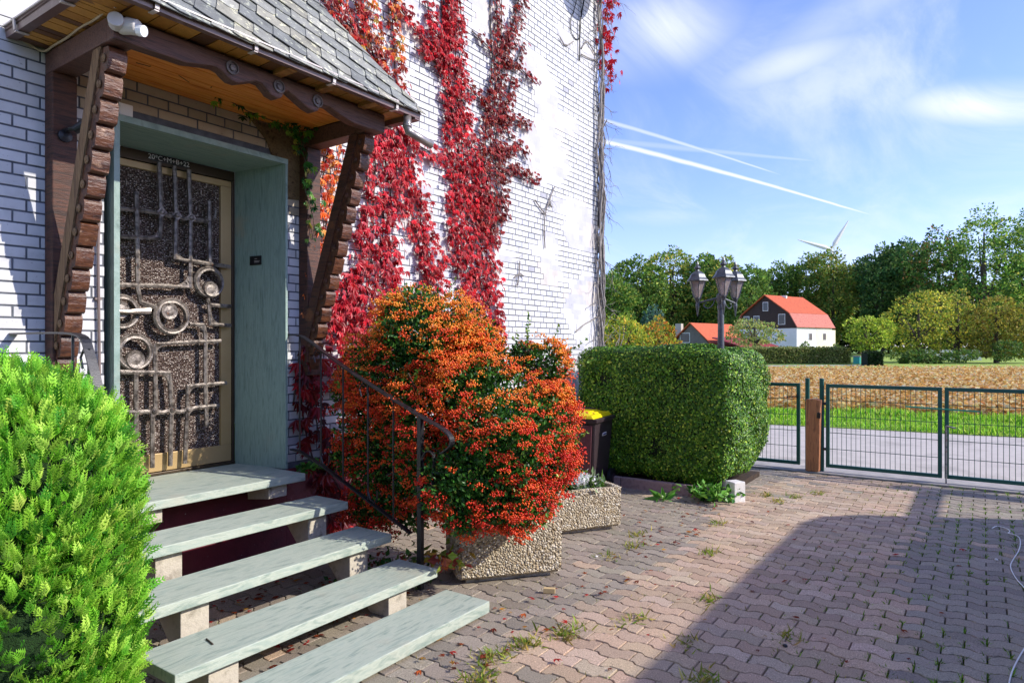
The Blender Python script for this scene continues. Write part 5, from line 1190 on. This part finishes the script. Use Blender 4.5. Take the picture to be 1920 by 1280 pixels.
m = MB(); q = Pt2(6.2, 1.5, 0); m.box(q[0]-.4, q[0]+.4, q[1]-.4, q[1]+.4, 0, zat(606, 88)); m.build('chimney', M_conc, h2)
m = MB(); V = [Pt2(a, b, z) for b in (-.1, 9.7) for a, z in ((.3, zat(632, 84)), (-3.5, zat(648, 82)), (-3.5, zat(650, 82)), (.3, zat(634, 84)))]; m.add(V, [(0, 1, 2, 3), (7, 6, 5, 4), (0, 4, 5, 1), (1, 5, 6, 2), (2, 6, 7, 3), (3, 7, 4, 0)]); m.build('porch_roof', M_rfd, h2)
m = MB(); V = [Pt2(a, b, z) for b in (.2, 9.3) for a, z in ((.2, 0), (-3.2, 0), (-3.2, zat(650.5, 82)), (.2, zat(650.5, 82)))]; m.add(V, [(0, 1, 2, 3), (7, 6, 5, 4), (0, 4, 5, 1), (1, 5, 6, 2), (2, 6, 7, 3), (3, 7, 4, 0)]); m.build('porch_wall', M_wpl, h2)
# garden fence (pale) and teal water tank
fn = thing('garden_fence', ond(1775, 74), 'low pale fence glimpsed under the yellow-green trees', 'fence'); m = MB()
for i in range(24): a = ond(1735+i*4.5, 74); m.box(a[0]-.04, a[0]+.04, a[1]-.1, a[1]+.1, 0, 1.15)
a, b = ond(1735, 74), ond(1840, 74); m.bar((a[0], a[1], .9), (b[0], b[1], .9), .06, .12); m.bar((a[0], a[1], .3), (b[0], b[1], .3), .06, .12); m.build('slats', M_wpl, fn)
tk = thing('water_container', ond(1607, 58), 'small turquoise container at the end of the long garden hedge', 'container'); m = MB(); a = ond(1607, 58); m.box(a[0]-.4, a[0]+.4, a[1]-.25, a[1]+.25, 0, .62); m.build('tank', mat('teal_plastic', ['1f7f7a', '2a9a90'], 3, rough=.5), tk, bevel=.03); m = MB(); m.box(a[0]-.44, a[0]+.44, a[1]-.3, a[1]+.3, .62, .68); m.build('lid', M_strip, tk)
# wind turbine
wt = thing('wind_turbine', ond(1558, 900), 'white wind turbine whose two upper blades rise above the forest', 'wind turbine')
hub = ond(1557, 900); hub[2] = zat(468, 900); m = MB(); m.lathe([(2.2, 0), (1.2, hub[2]-2)], (hub[0], hub[1], 0), 16); m.build('tower', M_white, wt)
rt = np.array([cth, -sth, 0]); m = MB(); m.box(hub[0]-2, hub[0]+3, hub[1]-2, hub[1]+2, hub[2]-2, hub[2]+2); m.build('nacelle', M_white, wt)
fw = np.array([sth, cth, 0])
for (du, dv) in ((32, 54), (-63, 18), (12, -62)):
    t_ = np.array([hub[0], hub[1], hub[2]])+rt*du/F*900+np.array([0, 0, dv/F*900]); h_ = Vector(hub-fw*3); e = Vector(t_-fw*3); d = (e-h_).normalized(); sd = d.cross(Vector(fw)).normalized(); m = MB(); V = []
    for s, w_ in ((0, 1.4), (.08, 1.6), (.2, 4.2), (.6, 2.8), (1, .7)):
        c_ = h_.lerp(e, s)
        for a, b in ((-1, 0), (0, .25), (1, 0), (0, -.25)): V.append(tuple(c_+sd*w_*a*.8+Vector(fw)*w_*b))
    m.add(V, [(i*4+k, i*4+(k+1) % 4, (i+1)*4+(k+1) % 4, (i+1)*4+k) for i in range(4) for k in range(4)]+[(3, 2, 1, 0), (16, 17, 18, 19)]); m.build('blade', M_white, wt)

# ================================================================== trees
def tree(name, label, u, vtop, hw, dep, cols, wts=None, vbot=655, zbase=0, nl=3200, lsz=.45, lobes=22, cat='tree', group=None, trunk=True, gap=.3, bottom=.22, mt=None, shape=1.0, seed=0, leaf=LEAF):
    c = ond(u, dep, 0); rx = hw/F*dep; zt = zat(vtop, dep); root = thing(name, c, label, cat, group)
    zb = zt*bottom; cz = (zt+zb)/2; rz = (zt-zb)/2; pr = random.Random(int(u*7+seed)); L = []
    for i in range(lobes):
        g = pr.uniform(0, 2*math.pi); h = pr.uniform(-.95, .88); rr_ = math.sqrt(max(0, 1-abs(h)**2.2)); q = pr.uniform(.45, .80)
        s = pr.uniform(.24, .40); L.append((c+np.array([rx*rr_*q*math.cos(g), rx*rr_*q*math.sin(g), cz+rz*h*.80]), rx*s*1.25, min(rx, rz)*s*.95))
    L.append((c+np.array([0, 0, cz]), rx*.6, rz*.75)); L.append((c+np.array([0, 0, zt-rz*.35]), rx*.35, rz*.34))
    k = rng.integers(0, 100); P, nr, s = shell(nl, L, .72, 1.10, gap=0, cull=True)
    f = np.sin(P[:, 0]*5.5/rx+k)*np.sin(P[:, 1]*5/rx+k*2)*np.sin(P[:, 2]*7/rz+k*3); P, nr = P[f < .75-gap], nr[f < .75-gap]; n = len(P)
    d = norm(nr+rng.normal(size=nr.shape)*.8+np.array([0, 0, .15])); col = pick(cols, n, .2, wts)
    V, Fa, cc = scatter(*leaf, basis(d), P, rng.uniform(.6, 1.35, n)*lsz, col); npmesh('crown', V, Fa, cc, mt or M_leafg, root)
    if trunk:
        m = MB(); r0 = rx*.055+.04; m.tube([tuple(c), tuple(c+np.array([.1*rx*.2, 0, zb])), tuple(c+np.array([0, 0, cz])), tuple(c+np.array([0, 0, zt-rz*.4]))], [r0*1.2, r0, r0*.7, r0*.25], 8)
        for q, a, b in L[:min(9, lobes)]: z0 = zb+(q[2]-zb)*.35; s_ = c+np.array([0, 0, max(.3*zb, z0)]); m.tube([tuple(s_), tuple((s_+q)/2+np.array([0, 0, .05*rz])), tuple(q)], [r0*.5, r0*.35, r0*.15], 5)
        m.build('trunk', M_bark, root)
    return root
DG = ['557a34', '6f9440', '44682c', '8aa848', 'a8b450']; DGW = [4, 4, 3, 2, 1]
DGY = ['6f9440', '8aa848', 'b0b850', '557a34', 'c8b854']; DGD = ['446a3a', '557c42', '365a2c', '6f9448', '869c50']
forest = [(1148, 512, 42, 120, DG, 'leftmost dark forest tree beside the house corner'), (1195, 478, 48, 128, DG, 'tall dark green forest tree second from the house corner'), (1262, 462, 52, 132, DGY, 'broad yellow-tinged forest tree above the left bushes'),
 (1322, 474, 42, 130, DG, 'dark green forest tree behind the left lantern'), (1362, 478, 40, 126, DGY, 'forest tree with orange tints right behind the lanterns'), (1408, 496, 46, 118, ['7a9a44', '6a8c40', '567a38', '94ac50'], 'lighter green round forest tree between lanterns and farm house'),
 (1462, 488, 46, 136, DG, 'dark forest tree behind the farm house ridge'), (1512, 474, 44, 132, DG, 'forest tree left of the wind turbine'), (1562, 464, 48, 128, ['7a9a44', '949c44', '5f8036', 'a49c48'], 'olive round-topped forest tree in front of the wind turbine'),
 (1612, 486, 40, 134, DGD, 'lower dark forest tree right of the wind turbine'), (1655, 458, 46, 122, DGD, 'dark bluish forest tree rising toward the right'), (1700, 446, 50, 120, DGD, 'tall dark forest tree left of the tallest pair'),
 (1760, 424, 60, 112, ['4c7436', '5f8c3e', '7f9c44', '3c6030', '9a7a48'], 'tall forest tree with brown-tinged left side'), (1845, 382, 72, 104, ['5a8438', '74a042', '98b44e', '446c34', 'b4c058'], 'tallest tree on the right, with bright gaps in its crown'), (1935, 388, 72, 104, ['5a8438', '74a042', '98b44e', '446c34', 'b4c058'], 'tall tree cut by the right edge of the picture'), (2030, 400, 80, 104, DG, 'tree right of the picture edge')]
for i, (u_, v_, hw, dep, cl_, lb) in enumerate(forest): tree('deciduous_tree', lb, u_, v_, hw*1.12, dep, cl_, nl=15000, lsz=.52 if dep > 110 else .44, lobes=30, group='trees of the forest edge', gap=.04 if i < 12 else .14, bottom=.06)
n = 26000; u_ = rng.uniform(1080, 2250, n); dp = rng.uniform(138, 152, n); a_ = (u_-960)/F; hgt = rng.random(n)**.8*(15+3*np.sin(u_*.02)+2*np.sin(u_*.053)); hgt = np.where(u_ > 1620, hgt*1.2, hgt)
P = np.stack([dp*(a_*cth+sth), dp*(-a_*sth+cth)-DW, hgt], -1); d = norm(rng.normal(size=(n, 3))); V, Fa, cc = scatter(*LEAF, basis(d), P, rng.uniform(.9, 1.9, n), pick(['24401a', '345226', '2a4620'], n, .2))
tag(npmesh('forest_interior', V, Fa, cc, M_leafg), 'dark mass of forest foliage behind the row of single trees', 'forest', kind='stuff')
YG = ['a4b43a', 'c0c844', '84a436', 'd4bc44', '6a8434']
tree('yellow_bush', 'yellow-green bush right beside the bare corner vine, behind the clipped hedge', 1170, 590, 48, 40, YG, nl=5200, lsz=.16, bottom=.05, cat='bush', group='autumn bushes behind the hedge', trunk=True, gap=.15)
tree('yellow_bush', 'orange-tipped bush between the corner vine and the low house', 1236, 594, 42, 42, ['a4b03a', 'c8b040', '84963a', 'd88a38', '6a8434'], nl=6000, lsz=.17, bottom=.05, cat='bush', group='autumn bushes behind the hedge', gap=.15)
tree('conifer', 'bluish conifer behind the autumn bushes', 1225, 570, 22, 70, ['4a6a5a', '5f7f6f', '3a5a4a'], nl=1500, lsz=.3, bottom=.05, gap=.05)
tree('fruit_tree', 'spreading pale green fruit tree in front of the farm house', 1415, 600, 50, 74, ['94a456', 'aebb6a', '7a8c46', 'bcae68'], nl=3600, lsz=.26, bottom=.36, lobes=18, gap=.28)
tree('small_yellow_tree', 'small yellow-green tree behind the dark cube of hedge', 1624, 592, 42, 60, ['b4c444', 'ccd450', '90a838', '728c30'], nl=4500, lsz=.22, bottom=.22, lobes=18, gap=.2)
tree('field_maple', 'bright yellow-topped maple left in the row by the field', 1722, 548, 62, 62, ['c8c444', 'e0d250', '9fae3c', '7f9034', '6f8034'], nl=8000, lsz=.24, bottom=.10, group='yellow maples by the field', gap=.12, lobes=30)
tree('field_maple', 'yellow-green maple second in the row by the field', 1795, 540, 62, 63, ['bcb844', 'ccbc48', '94a03c', '7c8834', '6f6832'], nl=8000, lsz=.24, bottom=.08, group='yellow maples by the field', gap=.12, lobes=30)
tree('field_maple', 'olive maple third in the row by the field', 1868, 556, 58, 61, ['a8a444', '98923e', '788034', 'b4a844', '847034'], nl=8000, lsz=.24, bottom=.08, group='yellow maples by the field', gap=.12, lobes=30)
tree('field_maple', 'olive maple cut by the right picture edge', 1935, 562, 55, 60, ['a8a444', '98923e', '788034', 'b4a844'], nl=7000, lsz=.24, bottom=.08, group='yellow maples by the field', gap=.12)
for u_, v_, hw, lb in ((1722, 655, 26, 'under the first yellow maple'), (1800, 655, 34, 'under the second yellow maple'), (1885, 640, 32, 'under the third yellow maple'), (1752, 668, 12, 'in the gap below the pale fence'), (1693, 672, 7, 'on the lawn left of the maples')):
    tree('low_shrub', 'dark low shrub '+lb, u_, v_, hw, 58, ['46662e', '587838', '70843e'], nl=1100, lsz=.22, bottom=.02, cat='shrub', trunk=False, gap=.1, lobes=10)
def hedgebox(name, label, u0, u1, vtop, dep, thick, cols, n, lsz):
    a, b = ond(u0, dep), ond(u1, dep); root = thing(name, (a+b)/2, label, 'hedge'); zt = zat(vtop, dep); t = rng.random(n); s = rng.random(n); k = rng.random(n); L = np.linalg.norm(b-a); fw = np.array([sth, cth, 0])
    top = k < .3; P = a+(b-a)*t[:, None]+fw*(np.where(top, s*thick, rng.normal(0, .06, n)))[:, None]; P[:, 2] = np.where(top, zt+rng.normal(0, .05, n), s*zt)
    end = rng.random(n) < .1; P[end] = (b+fw*(s[end]*thick)[:, None]) ; P[end, 2] = k[end]*zt
    d = norm(rng.normal(size=(n, 3))+np.array([0, 0, .3])-fw*.5); V, Fa, cc = scatter(*LEAF, basis(d), P, rng.uniform(.6, 1.3, n)*lsz, pick(cols, n, .18)); npmesh('foliage', V, Fa, cc, M_leafg, root)
    m = MB(); q = [a+fw*.08, b+fw*.08, b+fw*(thick-.05), a+fw*(thick-.05)]; m.prism([tuple(p[:2]) for p in q], 0, zt-.06, 'z'); m.build('branches', mat('hedge_core', ['0f1a08'], 30, rough=1), root); return root
hedgebox('garden_hedge', 'long clipped olive garden hedge in front of the farm house', 1385, 1594, 653, 60, 1.6, ['7f8a4a', '99a05a', '6a783a', 'a8a464'], 9000, .17)
hedgebox('cube_hedge', 'dark clipped cube of hedge standing at the edge of the field', 1628, 1656, 661, 52, 1.1, ['22381a', '2f4a22', '1a2c14'], 1800, .13)
for u_, v_, hw, lb in ((1510, 640, 16, 'leafy bush against the white wall of the farm house'), (1568, 645, 12, 'dark bush at the right corner of the farm house'), (1690, 652, 30, 'pale bush right of the small yellow tree')):
    tree('garden_bush', lb, u_, v_, hw, 66, ['6f8a3a', '8fa04a', '55702c'], nl=900, lsz=.2, bottom=.02, cat='bush', trunk=False, lobes=9)

# ================================================================== small things on the yard
# weeds and moss in the joints
n = 80000
x = rng.uniform(1.6, 8.5, n); y = rng.uniform(-5.2, -.3, n); L, Wd = .185, .106
row = np.round((x+.6)/Wd); xr = row*Wd-.6; short = rng.random(n) < .42
tt = (y/L) % 1.0; wv = .012*np.clip(3.2*np.sin(2*np.pi*tt), -1, 1); xx = xr+.003+wv; yy = y.copy()
sh = np.round((y+6.9)/L)*L-6.9; rowi = np.floor((x+.6)/Wd); yy = np.where(short, sh+np.where(rowi % 2 == 1, L/2, 0)+.003, yy); xx = np.where(short, x, xx)
xx = xx+rng.normal(0, .003, n); yy = yy+rng.normal(0, .003, n)
patch = np.sin(xx*2.1+1)*np.sin(yy*2.6)+.6*np.sin(xx*5.3)*np.sin(yy*4.7+2)+.5*np.sin(xx*11+yy*3)
green = np.clip((-yy-2.7)/1.2, 0, 1)*short; keep = rng.random(n) < np.clip(.06+.42*(patch > .35)+.9*green*(patch > -.5), 0, 1)
keep &= ~((xx > 6.4) & (yy > -2.2))
xx, yy, green = xx[keep], yy[keep], green[keep]; n = len(xx); d = norm(np.stack([rng.normal(0, .9, n), rng.normal(0, .9, n), rng.uniform(.3, 1.2, n)], -1))
cg = pick(['5f8a1c', '7fa82c', '4a7018'], n, .2); cy2 = pick(['9a9a4a', 'b0a45a', '7a8a3a', '8a7a4a'], n, .2); cw = np.where((rng.random(n) < green*1.2)[:, None], cg, cy2)
V, Fa, cc = scatter(*BL, basis(d), np.stack([xx, yy, np.full(n, -.012)], -1), rng.uniform(.014, .030, n)*(1+.5*green), cw)
tag(npmesh('joint_weeds', V, Fa, cc, M_leafg), 'thin grass and moss growing in the joints between the pavers', 'weeds', kind='stuff')
# bigger grass tufts
tg = [(3.0, -2.35), (2.78, -2.25), (2.55, -2.2), (2.35, -2.28), (2.1, -2.2), (3.35, -2.55), (4.9, -1.9), (4.6, -2.0), (7.0, -2.6), (6.7, -2.5), (7.3, -2.75), (4.25, -1.95), (4.75, -2.5), (3.9, -2.8), (3.25, -2.9), (6.9, -2.35), (5.6, -2.3), (2.9, -3.1), (3.6, -3.3)]
P = []; 
for a, b in tg: k = 130 if a < 3.1 else 50; P.append(np.stack([rng.normal(a, .055, k), rng.normal(b, .035, k), np.full(k, -.006)], -1))
P = np.concatenate(P); n = len(P); d = norm(np.stack([rng.normal(0, .8, n), rng.normal(0, .8, n), rng.uniform(.25, 1, n)], -1))
V, Fa, cc = scatter(*BL, basis(d), P, rng.uniform(.025, .07, n), pick(['8a9a3a', 'a8a04a', '6f8a2c', 'b0a060'], n, .2)); tag(npmesh('grass_tufts', V, Fa, cc, M_leafg), 'half-dry grass tufts growing along the lowest step and in the drive', 'grass', kind='stuff')
# fallen leaves
n = 620; sel = rng.random(n); x = np.where(sel < .55, rng.uniform(1.45, 3.0, n), rng.uniform(2.2, 6.6, n)); y = np.where(sel < .55, np.clip(rng.normal(-.85, .5, n), -1.6, -.05), np.where(sel < .8, rng.normal(-1.95, .25, n), rng.uniform(-4.5, -1.5, n)))
pile = rng.random(n) < .25; x = np.where(pile, rng.normal(1.78, .12, n), x); y = np.where(pile, rng.normal(-1.62, .035, n), y)
ok = ~((x > 3.05) & (x < 5.1) & (y > -1.95) & (y < -1.0)); x, y = x[ok], y[ok]; n = len(x)
d = norm(np.stack([rng.normal(0, 1, n), rng.normal(0, 1, n), rng.normal(0, .25, n)], -1)); V, Fa, cc = scatter(*CL3, basis(d, upref=np.array([0, 0, 1.])), np.stack([x, y, rng.uniform(.008, .02, n)], -1), rng.uniform(.02, .05, n), pick(['8a3a1a', 'a8501e', '6d2a18', 'b8302a', 'c08a3a'], n, .2))
tag(npmesh('fallen_leaves', V, Fa, cc, M_leafg), 'small dry red and brown leaves scattered under the steps and on the pavers', 'leaf litter', kind='stuff')
m = MB(); cb = [onz(*q, .006) for q in ((1860, 990), (1868, 985), (1888, 990), (1895, 996), (1888, 999), (1905, 1002), (1914, 1010), (1912, 1030), (1898, 1050), (1893, 1062), (1905, 1085), (1925, 1105), (1945, 1150), (1930, 1200), (1905, 1240), (1893, 1270), (1888, 1310))]
m.tube([tuple(q) for q in crv(cb, 2)], .0035, 6); o = m.build('white_cable', M_white); tag(o, 'thin white cable lying on the shaded pavers at the right edge of the picture', 'cable')
wb = onz(1030, 1112); m = MB(); Mx = Matrix.Translation((wb[0], wb[1], .02)) @ Matrix.Rotation(R(-62), 4, 'Z'); m.box(-.035, .035, -.014, .014, -.016, .014, M=Mx); tag(m.build('wood_block', mat('pale_wood', ['b59a6c', 'c9b080'], 9, rough=.7), bevel=.002), 'small offcut of pale wood lying on the pavers by the planter foot', 'wood block')
for u_, v_, r_, lb in ((1118, 1044, .011, 'small white pebble on the grey pavers between the planters and the drive'), (1868, 1050, .012, 'white scrap on the shaded pavers near the cable'), (1472, 1212, .013, 'small dark pebble in the shadow at the bottom of the picture'), (1577, 1070, .007, 'tiny white pebble in the middle of the shaded drive')):
    q = onz(u_, v_); m = MB(); m.lathe([(r_*.5, 0), (r_, r_*.4), (r_*.8, r_*.9), (r_*.3, r_*1.15)], (q[0], q[1], 0), 9); tag(m.build('pebble', M_black if 'dark' in lb else M_white), lb, 'pebble', 'pebbles on the drive')
tw = MB(); q0, q1 = Vector((1.70, -1.62, .193)), Vector((1.74, -1.66, .197)); a = onz(387, 1197, .19); b = onz(399, 1207, .19); tw.tube([tuple(a), tuple(b)], .004, 6); tag(tw.build('twig', M_bark), 'short brown twig lying on the second lowest step', 'twig')
tuft('green_weed', (3.10, -.16, .60), 60, .05, ['3f7a2a', '5f9a38', '2f5f22'], 'small green shoots beside the right end of the top step', spread=.05, up=.2)
tuft('ground_ivy', (3.08, -1.0, .0), 420, .045, ['2f5f22', '4f7a2c', '6f8a38', '8a3a2a'], 'low leafy weeds under the handrail beside the steps', spread=.13, up=.4)
tuft('yellowing_vine_leaves', (3.16, -1.38, .15), 60, .075, ['b8a03a', 'c87a4a', '8a9a3a', 'b85a4a'], 'yellow and pink leaves between the handrail post and the nearer planter', spread=.08, up=-.3)
bpy.context.view_layer.update()
print('verts', sum(len(o.data.vertices) for o in bpy.data.objects if o.type == 'MESH'))
